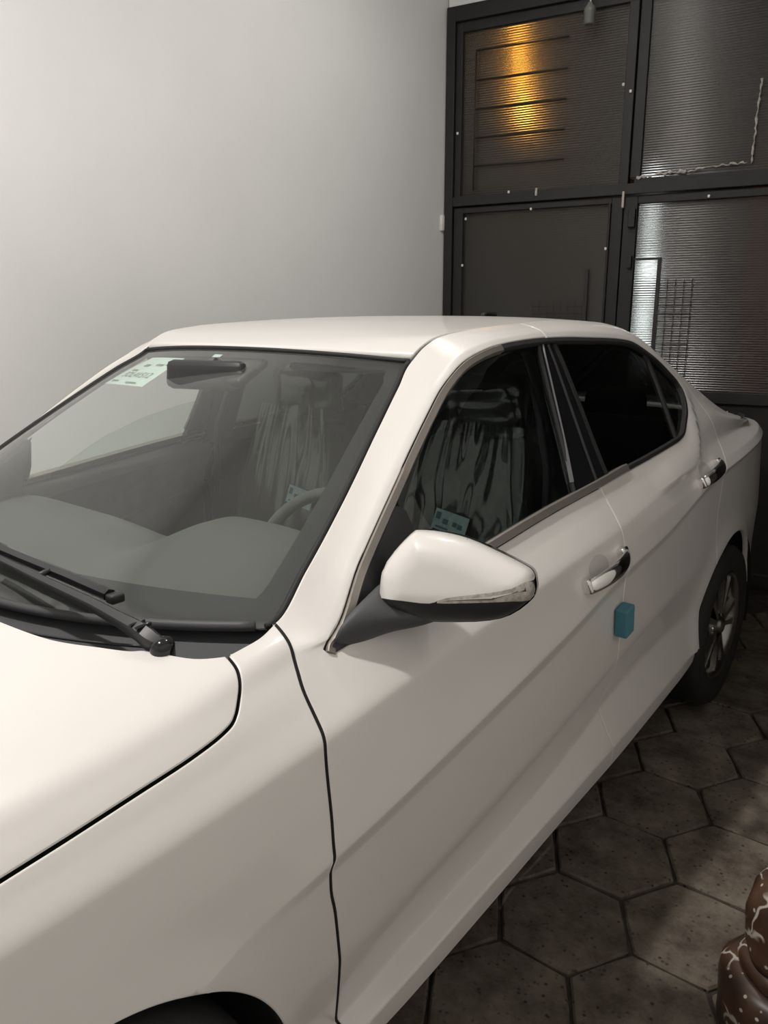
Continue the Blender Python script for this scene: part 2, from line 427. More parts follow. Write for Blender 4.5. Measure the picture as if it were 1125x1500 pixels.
def line(k,y,front):
    y=np.asarray(y,float)
    if front and k>=9:
        ys,xs,zs=FRONT[k]
        return pchip(ys,xs,y),pchip(ys,zs,y)
    if k==11:
        x1,z1=line(10,y,False);x2,z2=line(12,y,False)
        w=pchip([.4,.62,1.1,1.25,1.5,2.3,2.8,3.6],[.1,-.1,-.15,0.,.40,.6,.45,.3],y)
        return .5*(x1+x2)+.030*w,.5*(z1+z2)+.020*w
    ys,xs,zs=LINES[k]
    x=pchip(ys,xs,y);z=pchip(ys,zs,y)
    t=pchip(*TAPER,y)
    if k<=8:
        x=x+t
        g=np.clip((-y-.3)/.5,0,1)
    elif k<=12:
        x=x+np.minimum(0,t+.06)*1.0
    return x,z
def surf(y,s,front=False):
    """point on the left body side at station y and section parameter s (0 sill .. 12 top)"""
    y=np.atleast_1d(np.asarray(y,float));s=np.atleast_1d(np.asarray(s,float))
    PX=np.empty((13,len(y)));PZ=np.empty((13,len(y)))
    for k in range(13): PX[k],PZ[k]=line(k,y,front)
    ar=np.arange(len(y))
    def lin(P,q):
        q=np.clip(q,0,12.9);k=np.clip(q.astype(int),0,11);t=q-k
        return P[k,ar]*(1-t)+P[k+1,ar]*t
    def sm(P):
        # smooth Catmull-Rom blended with rounded polyline
        q=np.clip(s,0,12);k=np.clip(q.astype(int),0,11);t=q-k
        p0=P[np.maximum(k-1,0),ar];p1=P[k,ar];p2=P[k+1,ar];p3=P[np.minimum(k+2,12),ar]
        cr=.5*(2*p1+(p2-p0)*t+(2*p0-5*p1+4*p2-p3)*t*t+(3*p1-p0-3*p2+p3)*t**3)
        h=np.interp(s,[0,1.4,1.6,6.4,6.8,8.2,8.6,9.5,10.1,10.8,12],[.12,.12,.07,.07,.12,.12,.3,.3,.3,.3 if front else .65,.3 if front else .65])
        bx=sum(lin(P,s+h*o) for o in (-1,-.66,-.33,0,.33,.66,1))/7
        w=np.interp(s,[0,8.5,9.1,9.6,10,12],[.1,.1,.8,.8,.8,.8] if front else [.1,.1,.3,.3,.08,.08])
        return w*cr+(1-w)*bx
    x=sm(PX);z=sm(PZ)
    for cy,cz,r in ARCH:
        d=np.hypot(y-cy,z-cz)
        b=np.exp(-((d-r)/.05)**2)*(s<7.5)
        x=x+.012*b*np.clip((7.5-s)/1.5,0,1)*(s>2)
    if not front: x=x+fold(y,z,s)
    return np.stack([x,y,z],-1)
def tline(y): return line(12,np.asarray(y,float),False)
def ws(u,v):
    """windscreen patch: u -1..1 across, v 0 (cowl) .. 1 (roof header)"""
    u=np.asarray(u,float);v=np.asarray(v,float)
    ye=.572+v*(1.186-.572);xe,ze=tline(ye);xe=xe-.006;ze=ze-.006
    yc=.37+v*(1.118-.37);zc=.948+(1.350-.948)*v+.022*4*v*(1-v)
    w=np.abs(u)**2.2
    return np.stack([u*xe,yc+(ye-yc)*w,zc+(ze-zc)*w],-1)
def roof(u,v):
    u=np.asarray(u,float);v=np.asarray(v,float)
    ye=1.192+v*(2.30-1.192);xe,ze=tline(ye)
    yc=1.122+v*(2.43-1.122)
    zc=pchip([1.10,1.122,1.2,1.35,1.6,1.9,2.2,2.43],[1.35,1.358,1.376,1.400,1.421,1.430,1.424,1.398],yc)
    w=np.abs(u)**2.4
    return np.stack([u*xe,yc+(ye-yc)*w,zc+(ze-zc)*w],-1)
# ------------------------------------------------------------------ panels cut from the lofted body side
def frame_at(y, s, front=False):
    e = 1e-3
    P = surf(y, s, front); Py = (surf(np.add(y, e), s, front) - P) / e
    sp = np.where(np.asarray(s) > 11.9, -e, e)
    Ps = (surf(y, np.add(s, sp), front) - P) / sp[:, None]
    N = np.cross(Py, Ps); N /= np.linalg.norm(N, axis=1)[:, None] + 1e-12
    return P, Py, Ps, N

def at_z(y, z, front=False, smax=9.):
    """section parameter at which the body side has height z at station y"""
    out = []
    for yy, zz in zip(np.atleast_1d(y), np.atleast_1d(z)):
        S = np.linspace(0, smax, 400); Z = surf(np.full(400, yy), S, front)[:, 2]
        out.append(np.interp(zz, np.maximum.accumulate(Z), S))
    return np.array(out)

def resample(pts, step, front, closed=True):
    pts = [tuple(p) for p in pts]; out = []
    n = len(pts)
    for i in range(n if closed else n - 1):
        a, b = np.array(pts[i]), np.array(pts[(i + 1) % n])
        t = np.linspace(0, 1, 9); L = surf(a[0] + (b[0] - a[0]) * t, a[1] + (b[1] - a[1]) * t, front)
        d = np.linalg.norm(np.diff(L, axis=0), axis=1).sum(); k = max(1, int(math.ceil(d / step)))
        for j in range(k): out.append(a + (b - a) * j / k)
    if not closed: out.append(np.array(pts[-1]))
    return np.array(out)

def smooth_path(pts, n=6, closed=False):
    """Catmull-Rom through (y, s) points"""
    pts = [np.array(p, float) for p in pts]; out = []
    for i in range(len(pts) - 1):
        p0 = pts[max(i - 1, 0)]; p1 = pts[i]; p2 = pts[i + 1]; p3 = pts[min(i + 2, len(pts) - 1)]
        for j in range(n):
            t = j / n
            out.append(.5 * (2 * p1 + (p2 - p0) * t + (2 * p0 - 5 * p1 + 4 * p2 - p3) * t * t + (3 * p1 - p0 - 3 * p2 + p3) * t ** 3))
    out.append(pts[-1])
    return out

def inset(yz_, d, front):
    """move a closed CCW (in y,s) outline inward by d metres along the surface"""
    P, Py, Ps, N = frame_at(yz_[:, 0], yz_[:, 1], front)
    T = np.roll(P, -1, 0) - np.roll(P, 1, 0); T /= np.linalg.norm(T, axis=1)[:, None] + 1e-12
    I = np.cross(N, T)
    # sharper corners need a longer step
    a = P - np.roll(P, 1, 0); b = np.roll(P, -1, 0) - P
    a /= np.linalg.norm(a, axis=1)[:, None] + 1e-12; b /= np.linalg.norm(b, axis=1)[:, None] + 1e-12
    c = np.clip(np.sqrt((1 + (a * b).sum(1)) / 2), .5, 1)
    D = I * (d / c)[:, None]
    out = yz_.copy()
    for i in range(len(P)):
        A = np.stack([Py[i], Ps[i]], 1)
        out[i] += np.linalg.lstsq(A, D[i], rcond=None)[0]
    out[:, 1] = np.clip(out[:, 1], 0, 12)
    return out

def in_poly(P, poly):
    x, y = P[:, 0], P[:, 1]; ins = np.zeros(len(P), bool); n = len(poly)
    for i in range(n):
        x1, y1 = poly[i]; x2, y2 = poly[(i + 1) % n]
        c = (y1 > y) != (y2 > y)
        if not c.any(): continue
        xi = (x2 - x1) * (y - y1) / (y2 - y1 + 1e-15) + x1
        ins ^= c & (x < xi)
    return ins

SGRID = np.concatenate([np.arange(0.1, 8.7, .1), np.arange(8.7, 12, .14)])
KS = .09
def panel_data(outline, front=False, gap=.0022, edge=.003, depth=.018, off=0., step=.014, ystep=.024):
    o = resample(outline, step, front)
    area = np.sum(o[:, 0] * np.roll(o[:, 1], -1) - np.roll(o[:, 0], -1) * o[:, 1])
    if area < 0: o = o[::-1].copy()
    A = inset(o, gap, front) if gap else o
    B = inset(o, gap + edge, front)
    n = len(A)
    ys = np.arange(o[:, 0].min() + .011, o[:, 0].max(), ystep)
    gy, gs = np.meshgrid(ys, SGRID, indexing='ij')
    G = np.stack([gy.ravel(), gs.ravel()], 1)
    G = G[in_poly(G, B)]
    # keep grid points clear of the outline
    keep = np.ones(len(G), bool)
    for i in range(0, n):
        keep &= ((G[:, 0] - B[i, 0]) ** 2 + ((G[:, 1] - B[i, 1]) * KS) ** 2) > .006 ** 2
    G = G[keep]
    pts = np.concatenate([B, G])
    res = delaunay_2d_cdt([Vector((p[0], p[1] * KS)) for p in pts], [(i, (i + 1) % n) for i in range(n)], [], 0, 1e-7)
    V2 = np.array([(v.x, v.y / KS) for v in res[0]])
    tri = np.array([f for f in res[2] if len(f) == 3])
    cen = V2[tri].mean(1)
    tri = tri[in_poly(cen, B)]
    P, _, _, N = frame_at(V2[:, 0], V2[:, 1], front)
    P = P - N * off
    # map boundary index -> output vertex
    orig = {}
    for k, lst in enumerate(res[3]):
        for q in lst:
            if q < n: orig[q] = k
    PA, _, _, NA = frame_at(A[:, 0], A[:, 1], front)
    r1 = PA - NA * (off + edge * .8); r2 = PA - NA * (off + depth)
    base = len(P)
    TA = np.roll(PA, -1, 0) - np.roll(PA, 1, 0); TA /= np.linalg.norm(TA, axis=1)[:, None] + 1e-12
    side = -np.cross(NA, TA); n1 = NA + side; n1 /= np.linalg.norm(n1, axis=1)[:, None] + 1e-12
    panel_data.normals = np.concatenate([N, n1, side])
    V = np.concatenate([P, r1, r2]); F = [tuple(t) for t in tri]
    # orient outward
    a, b, c = V[tri[:, 0]], V[tri[:, 1]], V[tri[:, 2]]
    nn = np.cross(b - a, c - a); fl = (nn * N[tri[:, 0]]).sum(1) < 0
    F = [(t[0], t[2], t[1]) if q else t for t, q in zip(F, fl)]
    for i in range(n):
        j = (i + 1) % n
        if i in orig and j in orig:
            F.append((orig[j], orig[i], base + i, base + j))
        F.append((base + j, base + i, base + n + i, base + n + j))
    return V, F

def mirror_data(V, F):
    V2 = np.array(V, float).copy(); V2[:, 0] *= -1
    return V2, [tuple(f)[::-1] for f in F]

def both(name, V, F, mat, parent_l, parent_r, smooth=True, left=True, right=True, normals=None):
    """left-hand object and its mirror image on the right-hand side of the car"""
    a = mobj(name, V, F, mat, parent_l, smooth, normals=normals) if left else None
    b = None
    if right:
        V2, F2 = mirror_data(V, F); b = mobj(name, V2, F2, mat, parent_r, smooth, normals=None if normals is None else np.asarray(normals) * [-1, 1, 1])
    return a, b

def panel(name, outline, mat, pl, pr=None, left=True, right=True, flange=None, **kw):
    V, F = panel_data(outline, **kw)
    ab = both(name, V, F, mat, pl, pr or pl, left=left, right=right, normals=panel_data.normals)
    if flange:  # folded-in edge coloured black to put shade into the gap
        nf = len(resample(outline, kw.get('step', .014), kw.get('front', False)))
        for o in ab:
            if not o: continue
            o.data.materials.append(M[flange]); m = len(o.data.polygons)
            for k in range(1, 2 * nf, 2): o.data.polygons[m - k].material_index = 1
    return ab

def ribbon_data(path, prof, front=False, side=1, step=.015, closed=False):
    """strip laid along a (y,s) path; prof = [(distance sideways, height)]; side picks the way it spreads"""
    o = resample(path, step, front, closed)
    P, Py, Ps, N = frame_at(o[:, 0], o[:, 1], front)
    T = np.gradient(P, axis=0); T /= np.linalg.norm(T, axis=1)[:, None] + 1e-12
    I = np.cross(N, T) * side
    V = np.concatenate([P + I * d + N * h for d, h in prof]); n = len(P); F = []
    for k in range(len(prof) - 1):
        for i in range(n - 1):
            q = (k * n + i, k * n + i + 1, (k + 1) * n + i + 1, (k + 1) * n + i)
            F.append(q if side < 0 else q[::-1])
    F.append(tuple(k * n for k in range(len(prof)))); F.append(tuple(k * n + n - 1 for k in range(len(prof)))[::-1])
    return V, F

# ------------------------------------------------------------------ the room
def slab(name, c, d, mat, label=None, cat=None, kind='structure'):
    o = MB().box((0, 0, 0), d).build(name, mat, smooth=False, loc=c)
    return tag(o, label, cat, kind=kind)

CEIL = 3.50
WALL_X = -1.16
GO = Vector((.654, 4.052, 0.)); GT = .17178
GG = Vector((math.cos(GT), math.sin(GT), 0)); GN = Vector((-math.sin(GT), math.cos(GT), 0))
slab('wall_left', (WALL_X - .06, .80, 1.75), (.12, 5.95, 3.5), 'wall', 'plain off-white painted wall beside the parked car', 'wall')
slab('wall_corner', (3.06, 3.45, 1.75), (.12, 1.9, 3.5), 'alley', 'dark rendered wall of the side recess by the gate', 'wall')
slab('wall_right', (2.16, .22, 1.75), (.12, 4.56, 3.5), 'wall_dim', 'plain pale painted wall facing the car doors', 'wall')
slab('wall_back', (.47, -2.12, 1.75), (3.26, .12, 3.5), 'wall', 'plain off-white wall ahead of the car bonnet', 'wall')
slab('ceiling', (.92, 1.15, CEIL + .05), (4.4, 6.7, .1), 'ceil', 'flat white ceiling of the garage', 'ceiling')
floor = MB().box((0, 0, 0), (4.4, 6.7, .06)).build('floor', 'grout', smooth=False, loc=(.92, 1.15, -.042))
tag(floor, 'garage floor of brown hexagonal concrete pavers', 'floor', kind='structure')
# hexagonal pavers, edge 175 mm, two edges parallel to the car's width
HE = .175; HH = HE * math.sqrt(3) / 2
def hex_mesh(rot, seed):
    rg = random.Random(seed)
    R = HE - .0036
    bm = bmesh.new()
    ring = []
    for k in range(6):
        a0 = math.radians(60 * k); a1 = math.radians(60 * (k + 1))
        for j in range(2):
            t = j / 2
            p = Vector((math.cos(a0), math.sin(a0))) * (1 - t) + Vector((math.cos(a1), math.sin(a1))) * t
            rr = R * (1 - (.020 if j == 0 else 0)) * (1 + rg.uniform(-.012, .010))
            ring.append((p.x * rr, p.y * rr))
    n = len(ring)
    V = [(x, y, -.022) for x, y in ring] + [(x, y, -.005) for x, y in ring] + [(x * .968, y * .968, 0) for x, y in ring] + [(0, 0, .0)]
    F = []
    for i in range(n):
        j = (i + 1) % n
        F += [(i, j, n + j, n + i), (n + i, n + j, 2 * n + j, 2 * n + i), (2 * n + i, 2 * n + j, 3 * n)]
    me = bpy.data.meshes.new('hexagonal_paver'); me.from_pydata(V, [], F); me.update()
    me.materials.append(M['paver'])
    return me
hexes = [hex_mesh(0, k) for k in range(6)]
HC = (.887, 1.296)
cells = []
for i in range(-9, 9):
    for j in range(-14, 14):
        x = HC[0] + i * 1.5 * HE; y = HC[1] + j * 2 * HH + (HH if i % 2 else 0)
        if -1.0 < x < 1.94 + (y > 2.6) and -2.4 < y < 3.7 + .17 * x and not (x < .40 and y < 3.2) and y > -.9:
            cells.append((x, y))
cells.sort(key=lambda c: (c[0] - 1.2) ** 2 + (c[1] - 1.4) ** 2)
for k, (x, y) in enumerate(cells[:290]):
    o = bpy.data.objects.new('hexagonal_paver', hexes[k % 6]); COL.objects.link(o)
    o.parent = floor; o.location = (x - .92, y - 1.15, .042 + random.uniform(-.003, .002))
    o.rotation_euler = (random.uniform(-.006, .006), random.uniform(-.006, .006), math.radians(60 * random.randrange(6)))

# ------------------------------------------------------------------ the gate at the end of the garage
def gp(t, n, z): return GO + GG * t + GN * n + Vector((0, 0, z))
GROT = Matrix.Rotation(GT, 3, 'Z')
gate = empty('door_1', GO)
tag(gate, 'dark metal garage gate glazed with ribbed glass', 'gate', kind='structure')
def gbar(name, t0, t1, z0, z1, n0=0., dep=.05, mat='gate', bev=.003, parent=None):
    """bar of the gate given by its span along the gate, heights and depth"""
    c = GG * ((t0 + t1) / 2) + GN * n0 + Vector((0, 0, (z0 + z1) / 2))
    o = MB().box((0, 0, 0), (t1 - t0, dep, z1 - z0), bev=bev).build(name, mat, parent or gate, smooth=False, loc=c)
    o.rotation_euler = (0, 0, GT)
    return o
TR = 2.36  # far end of the gate, out of frame
gbar('outer_frame', -1.835, -1.785, 0, 3.03, dep=.07)
gbar('outer_frame', -1.785, TR, 2.955, 3.03, dep=.07)
gbar('outer_frame', TR, TR + .06, 0, 3.03, dep=.07)
gbar('inner_frame', -1.785, -1.748, 2.05, 2.955, n0=.01, dep=.045)
gbar('inner_frame', -1.748, TR, 2.905, 2.955, n0=.01, dep=.045)
gbar('mullion', -.862, -.815, 2.07, 2.905, dep=.06)
gbar('mullion', -.811, -.760, 2.10, 2.905, n0=.012, dep=.045)
gbar('transom', -1.785, TR, 2.020, 2.072, dep=.065)
gbar('glazing_bead', -.79, TR, 2.072, 2.094, n0=.012, dep=.04)
gbar('mullion', .46, .53, 2.094, 2.905)
# leaves: two stiles meet at the middle, each leaf has its own rails
def leaf(t0, t1, stl, str_, top=1.982):
    gbar('stile', t0, t0 + stl, .02, 2.012, n0=.006, dep=.045)
    gbar('stile', t1 - str_, t1, .02, 2.012, n0=.006, dep=.045)
    gbar('rail', t0 + stl, t1 - str_, top, 2.012, n0=.006, dep=.045)
    gbar('rail', t0 + stl, t1 - str_, .98, 1.04, n0=.006, dep=.045)
    gbar('rail', t0 + stl, t1 - str_, .02, .10, n0=.006, dep=.045)
    gbar('kick_panel', t0 + stl, t1 - str_, .10, .98, n0=.012, dep=.006, bev=0)
leaf(-1.782, -.834, .055, .058)
leaf(-.828, .50, .068, .07, top=1.974)
leaf(.506, TR - .005, .07, .07, top=1.974)
gbar('hinge_post', -.905, -.893, 1.04, 1.982, n0=-.02, dep=.02)
# bolt and keeper on the meeting stiles
gbar('bolt', -.838, -.824, 1.955, 2.035, n0=-.035, dep=.014, mat='satin')
gbar('latch_box', -.800, -.765, 1.86, 1.95, n0=-.028, dep=.03)
gbar('latch_box', -.790, -.768, 1.66, 1.72, n0=-.028, dep=.03)
gbar('clip', -1.300, -1.288, 2.045, 2.085, n0=-.036, dep=.010, mat='putty')

def ribbed_pane(t0, t1, z0, z1, ribs=True):
    """sheet of glass 6 mm thick, its room side moulded into fine horizontal ribs"""
    pitch = .012; n = max(2, int((z1 - z0) / pitch)); seg = 6
    zs = np.linspace(z0, z1, n * seg + 1)
    amp = .0034 if ribs else .0
    prof = -.003 - amp * (1 - np.cos(2 * np.pi * (zs - z0) / (z1 - z0) * n)) / 2
    V = []; F = []
    for tt in (t0, t1):
        for z, q in zip(zs, prof): V.append(GG * tt + GN * (.012 + q) + Vector((0, 0, z)))
    m = len(zs)
    for i in range(m - 1): F.append((i, i + m, i + m + 1, i + 1))
    b = len(V)
    for tt in (t0, t1):
        for z in (z0, z1): V.append(GG * tt + GN * .015 + Vector((0, 0, z)))
    F += [(b, b + 1, b + 3, b + 2), (0, b, b + 2, m), (m - 1, 2 * m - 1, b + 3, b + 1)]
    F.append(tuple(range(m)) + (b + 1, b)); F.append(tuple(range(2 * m - 1, m - 1, -1)) + (b + 2, b + 3))
    return mobj('glass_pane', V, F, 'pane', gate, smooth=True)
for (a, b, c, d) in [(-1.75, -.858, 2.07, 2.91), (-.764, .464, 2.092, 2.91), (.526, TR, 2.092, 2.91),
                     (-1.73, -.89, 1.038, 1.984), (-.762, .432, 1.038, 1.976), (.574, TR - .07, 1.038, 1.976)]:
    sharp(ribbed_pane(a, b, c, d), 60)
# horizontal security rods and one upright in front of the upper left pane
for z in (2.801, 2.655, 2.512, 2.367, 2.223):
    o = MB().tube([GG * -1.668 + GN * -.012 + Vector((0, 0, z + .004)), GG * -1.16 + GN * -.012 + Vector((0, 0, z - .002))], .0052, 8).build('security_rod', 'gate_rod', gate)
MB().tube([GG * -1.668 + GN * -.014 + Vector((0, 0, 2.10)), GG * -1.668 + GN * -.014 + Vector((0, 0, 2.80))], .0045, 8).build('security_rod', 'gate_rod', gate)
# welded wire mesh over the lower panes
def wire_mesh(t0, t1, z0, z1):
    w = MB()
    for t in np.arange(t0, t1, .040):
        w.tube([GG * t + GN * -.006 + Vector((0, 0, z0)), GG * t + GN * -.006 + Vector((0, 0, z1))], .0016, 5)
    for z in np.arange(z0, z1, .0385):
        w.tube([GG * t0 + GN * -.008 + Vector((0, 0, z)), GG * t1 + GN * -.008 + Vector((0, 0, z))], .0016, 5)
    tag(w.build('wire_mesh', 'gate_rod', gate), kind='stuff')
wire_mesh(-.625, -.46, 1.045, 1.60)
wire_mesh(-1.30, -1.01, 1.045, 1.50)
gbar('mesh_frame', -.640, -.622, 1.045, 1.705, n0=-.012, dep=.012, mat='gate_rod', bev=0)
gbar('mesh_frame', -.758, -.622, 1.698, 1.708, n0=-.012, dep=.010, mat='gate_rod', bev=0)
gbar('mesh_frame', -1.012, -.994, 1.045, 1.66, n0=-.012, dep=.012, mat='gate_rod', bev=0)
# lumps of dried putty along the upper right pane
def putty(pts, rad):
    q = []
    for i in range(len(pts) - 1):
        a, b = Vector(pts[i]), Vector(pts[i + 1]); k = max(2, int((b - a).length / .012))
        for j in range(k): q.append(a.lerp(b, j / k) + Vector((random.uniform(-.004, .004), 0, random.uniform(-.005, .005))))
    return MB().tube(q, [max(.0012, rad * random.uniform(.15, 1.3)) for _ in q], 6).build('putty_bead', 'putty', gate)
gq = lambda t, z: GG * t + GN * -.006 + Vector((0, 0, z))
putty([gq(-.78, 2.098), gq(-.70, 2.108), gq(-.53, 2.112)], .010)
putty([gq(-.53, 2.112), gq(-.40, 2.125), gq(-.25, 2.13)], .005)
putty([gq(-.246, 2.12), gq(-.244, 2.30), gq(-.24, 2.50)], .006)
for (t, z) in [(-1.76, 2.40), (-.868, 2.535), (-1.70, 1.95), (-1.715, 1.70), (-1.32, 1.98), (-.905, 1.76), (-.42, 1.985), (-.83, 2.50), (-1.45, 2.075)]:
    MB().box((0, 0, 0), (.012, .008, .014), bev=.003).build('paint_chip', 'plaster_chip', gate, loc=GG * t + GN * -.036 + Vector((0, 0, z)))
# lintel over the gate and plaster left on the wall corner
lin = MB().box((0, 0, 0), (4.26, .16, .46)).build('trim_1', 'wall', smooth=False, loc=gp(.30, .06, 3.265))
lin.rotation_euler = (0, 0, GT)
tag(lin, 'white plaster lintel above the dark gate', 'lintel', kind='structure')
ch = MB().box((0, 0, 0), (.022, .05, .085), bev=.006).build('trim_2', 'plaster_chip', loc=gp(-1.842, -.03, 1.935))
tag(ch, 'small white plaster lump on the gate edge', 'plaster lump', kind='structure')

# ------------------------------------------------------------------ beyond the gate
alley = slab('wall_outside', gp(.3, 2.6, 1.8), (7.0, .12, 3.6), 'alley', 'dark rendered wall across the alley beyond the gate', 'wall')
alley.rotation_euler = (0, 0, GT)
og = MB().box((0, 0, 0), (4.6, 2.6, .06)).build('ground_outside', 'alley', smooth=False, loc=gp(.3, 1.32, -.05))
og.rotation_euler = (0, 0, GT); tag(og, 'dark paving of the alley beyond the gate', 'paving', kind='structure')
rd = empty('neighbour_door', gp(.42, 1.20, 0)); rd.rotation_euler = (0, 0, GT)
tag(rd, 'dull red metal door across the alley behind ribbed glass', 'door')
MB().box((0, 0, 1.1), (1.5, .05, 2.2), bev=.01).build('door_leaf', 'red_door', rd, smooth=False)
for k in range(4): MB().box((-.54 + .36 * k, -.03, 1.1), (.03, .03, 2.1)).build('rib', 'red_door', rd, smooth=False)
MB().box((.62, -.05, 1.05), (.03, .05, .16), bev=.006).build('handle', 'steel', rd)
al = empty('alley_lamp', gp(-1.791, 1.0, 3.06))
tag(al, 'glowing amber lamp outside behind the ribbed glass', 'lamp')
MB().lathe([(.0, -.052), (.020, -.050), (.036, -.034), (.044, -.006), (.042, .022), (.030, .045), (.018, .060), (0, .062)], 24).build('bulb', 'amber', al)
MB().lathe([(.0, .135), (.022, .135), (.024, .06), (.019, .056)], 20).build('socket', 'bakelite', al)
MB().tube([Vector((0, 0, .13)), Vector((0, 0, .22)), GN * .15 + Vector((0, 0, .30)), GN * 1.5 + Vector((0, 0, .30))], .012, 8).build('bracket', 'gate', al)
st = empty('courtyard_light', gp(-.86, .86, 0))
tag(st, 'white two-globe post light outside behind the right pane', 'lamp')
for zc, hgt in ((1.40, .10), (1.965, .06)):
    MB().lathe([(0, zc - hgt), (.030, zc - hgt * .92), (.048, zc - hgt * .4), (.050, zc), (.048, zc + hgt * .4), (.030, zc + hgt * .92), (0, zc + hgt)], 20).build('globe', 'white_lamp', st)
MB().tube([Vector((0, .055, 0)), Vector((0, .055, 2.02))], .014, 8).build('post', 'gate', st)
for zc in (1.27, 1.88): MB().tube([Vector((0, .055, zc)), Vector((0, 0, zc)), Vector((0, 0, zc + .03))], .010, 8).build('bracket', 'gate', st)

# ------------------------------------------------------------------ ceiling lamp, added fill lamp and the dead bulb hanging by the gate
for pos, mt, lab in LAMPS:
    cl = empty('ceiling_lamp', pos)  # the rear one is the added fill lamp
    tag(cl, lab, 'lamp', group='round ceiling lamps of the garage')
    MB().lathe([(0, .040), (.125, .040), (.130, .030), (.130, .002), (.122, -.004), (.074, -.002), (.071, .006), (0, .006)], 40).build('lamp_body', 'ceil', cl)
    MB().lathe([(.070, .0), (.035, -.0005), (0, -.001)], 40).build('diffuser', mt, cl)
hb = empty('hanging_bulb_holder', gp(-1.038, -.10, 2.86))
tag(hb, 'empty greenish lamp holder hanging on a flex before the gate', 'lamp holder')
MB().tube([(0, 0, .02), (.002, 0, .08), (-.001, .002, .20)], .0045, 8).build('flex', 'wire', hb)
MB().lathe([(0, .045), (.010, .045), (.014, .036), (.026, .022), (.029, .004), (.026, -.002), (.026, -.046), (.023, -.052), (.018, -.052), (.018, -.010), (0, -.010)], 24).build('holder', 'bakelite', hb)

# ------------------------------------------------------------------ brown post at the edge of the frame
ps = empty('brown_pedestal', (1.405, 1.300, 0))
tag(ps, 'dark brown stepped pedestal splashed with white runs and spots', 'pedestal')
def knobbly(prof, n=48, seed=1):
    rg = np.random.default_rng(seed); w = MB().lathe(prof, n)
    ph = rg.uniform(0, 6, 4)
    V = []
    for (x, y, z) in w.v:
        a = math.atan2(y, x); k = 1 + .025 * math.sin(3 * a + ph[0] + 20 * z) + .018 * math.sin(7 * a + ph[1] - 33 * z)
        V.append((x * k, y * k, z))
    w.v = V; return w
knobbly([(0, 0), (.140, 0), (.150, .02), (.152, .09), (.146, .125), (.130, .140), (.110, .144), (0, .144)], seed=2).build('base', 'splash', ps)
knobbly([(.0, .140), (.108, .140), (.116, .150), (.118, .165), (.108, .178), (0, .178)], seed=3).build('collar', 'splash', ps)
knobbly([(0, .176), (.104, .176), (.112, .20), (.114, .27), (.108, .31), (.092, .335), (.06, .348), (0, .35)], seed=5).build('top', 'splash', ps)
# ================================================================== the car
car = empty('car', (0, 0, 0))
tag(car, 'new white four-door saloon car parked beside the wall', 'car')

def arch_path(k, a0, a1, n, front, grow=0.):
    cy, cz, r = ARCH[k]; r += grow
    out = []
    for a in np.linspace(math.radians(a0), math.radians(a1), n):
        y = cy + r * math.cos(a); z = cz + r * math.sin(a)
        out.append((y, float(at_z(y, z, front, 8.)[0])))
    return out
# shut lines as (station y, section parameter s)
SEAM_F = [(.571, 12.), (.559, 10.73), (.548, 9.26), (.534, 8.72), (.530, 8.37), (.527, 8.07), (.519, 7.51), (.512, 6.70), (.505, 6.05), (.503, 4.93), (.518, 4.41), (.548, 2.87), (.552, 1.12)]
SEAM_FF = [(.571, 10.05), (.558, 9.74), (.547, 9.12)] + SEAM_F[3:]
SEAM_B = [(1.616, 12.), (1.616, 10.206), (1.615, 8.93), (1.621, 8.5), (1.623, 8.02), (1.622, 7.29), (1.618, 6.26), (1.618, 4.6), (1.618, 1.12)]
SEAM_R = [(2.22, 12.), (2.36, 11.2), (2.47, 10.5), (2.555, 9.7), (2.592, 8.9), (2.598, 8.0), (2.565, 7.1), (2.535, 6.2), (2.50, 5.0), (2.465, 4.55)]
WTOP_F = [(.625, 9.30), (.66, 9.75), (.751, 10.035), (.902, 10.09), (1.075, 10.13), (1.161, 10.146), (1.272, 10.186), (1.396, 10.206), (1.50, 10.208), (1.616, 10.206)]
BELT_F = [(.614, 9.08), (.625, 8.96), (.66, 8.93), (.80, 8.93), (1.137, 8.934), (1.37, 8.94), (1.615, 8.93)]
WTOP_R = [(1.616, 10.206), (1.75, 10.195), (1.885, 10.181), (2.01, 10.195), (2.135, 10.212), (2.22, 10.19), (2.292, 10.148), (2.37, 10.06), (2.423, 9.95), (2.433, 9.75), (2.417, 9.52), (2.375, 9.26), (2.32, 9.055), (2.28, 8.95), (2.22, 8.915)]
BELT_R = [(2.22, 8.915), (2.01, 8.925), (1.76, 8.927), (1.615, 8.93)]
DB = 1.12  # lower edge of the doors

sm = smooth_path
topF = [(y, 12.) for y in np.linspace(.571, 1.616, 60)]
front_door_outline = (sm(SEAM_F)[::-1] + topF[1:] + sm(SEAM_B[:2])[1:] + sm(WTOP_F)[::-1][1:] + sm(BELT_F) + sm(SEAM_B[2:])[1:])
archR = arch_path(1, 128, 172, 14, False, .0)
rear_door_outline = (sm(SEAM_B[2:])[::-1] + sm(BELT_R)[::-1][1:] + sm(WTOP_R)[::-1][1:] + [(1.616, 12.)]
                     + [(y, 12.) for y in np.linspace(1.62, 2.22, 30)][1:] + sm(SEAM_R)[1:] + arch_path(1, 126, 176, 60, False) + [(2.325, DB)])
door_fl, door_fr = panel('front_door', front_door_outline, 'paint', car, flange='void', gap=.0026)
door_rl, door_rr = panel('rear_door', rear_door_outline, 'paint', car, gap=.0016)
tag(door_fl, 'white front door on the driver side'); tag(door_fr, 'white front door beside the wall')
tag(door_rl, 'white rear door on the driver side'); tag(door_rr, 'white rear door beside the wall')
# sill
sill_out = [(.545, 0.), (.552, DB)] + [(y, DB) for y in np.linspace(.6, 2.30, 30)] + [(2.322, DB), (2.318, .8), (2.30, 0.)]
panel('sill', sill_out, 'paint', car, gap=.0008, edge=.002)
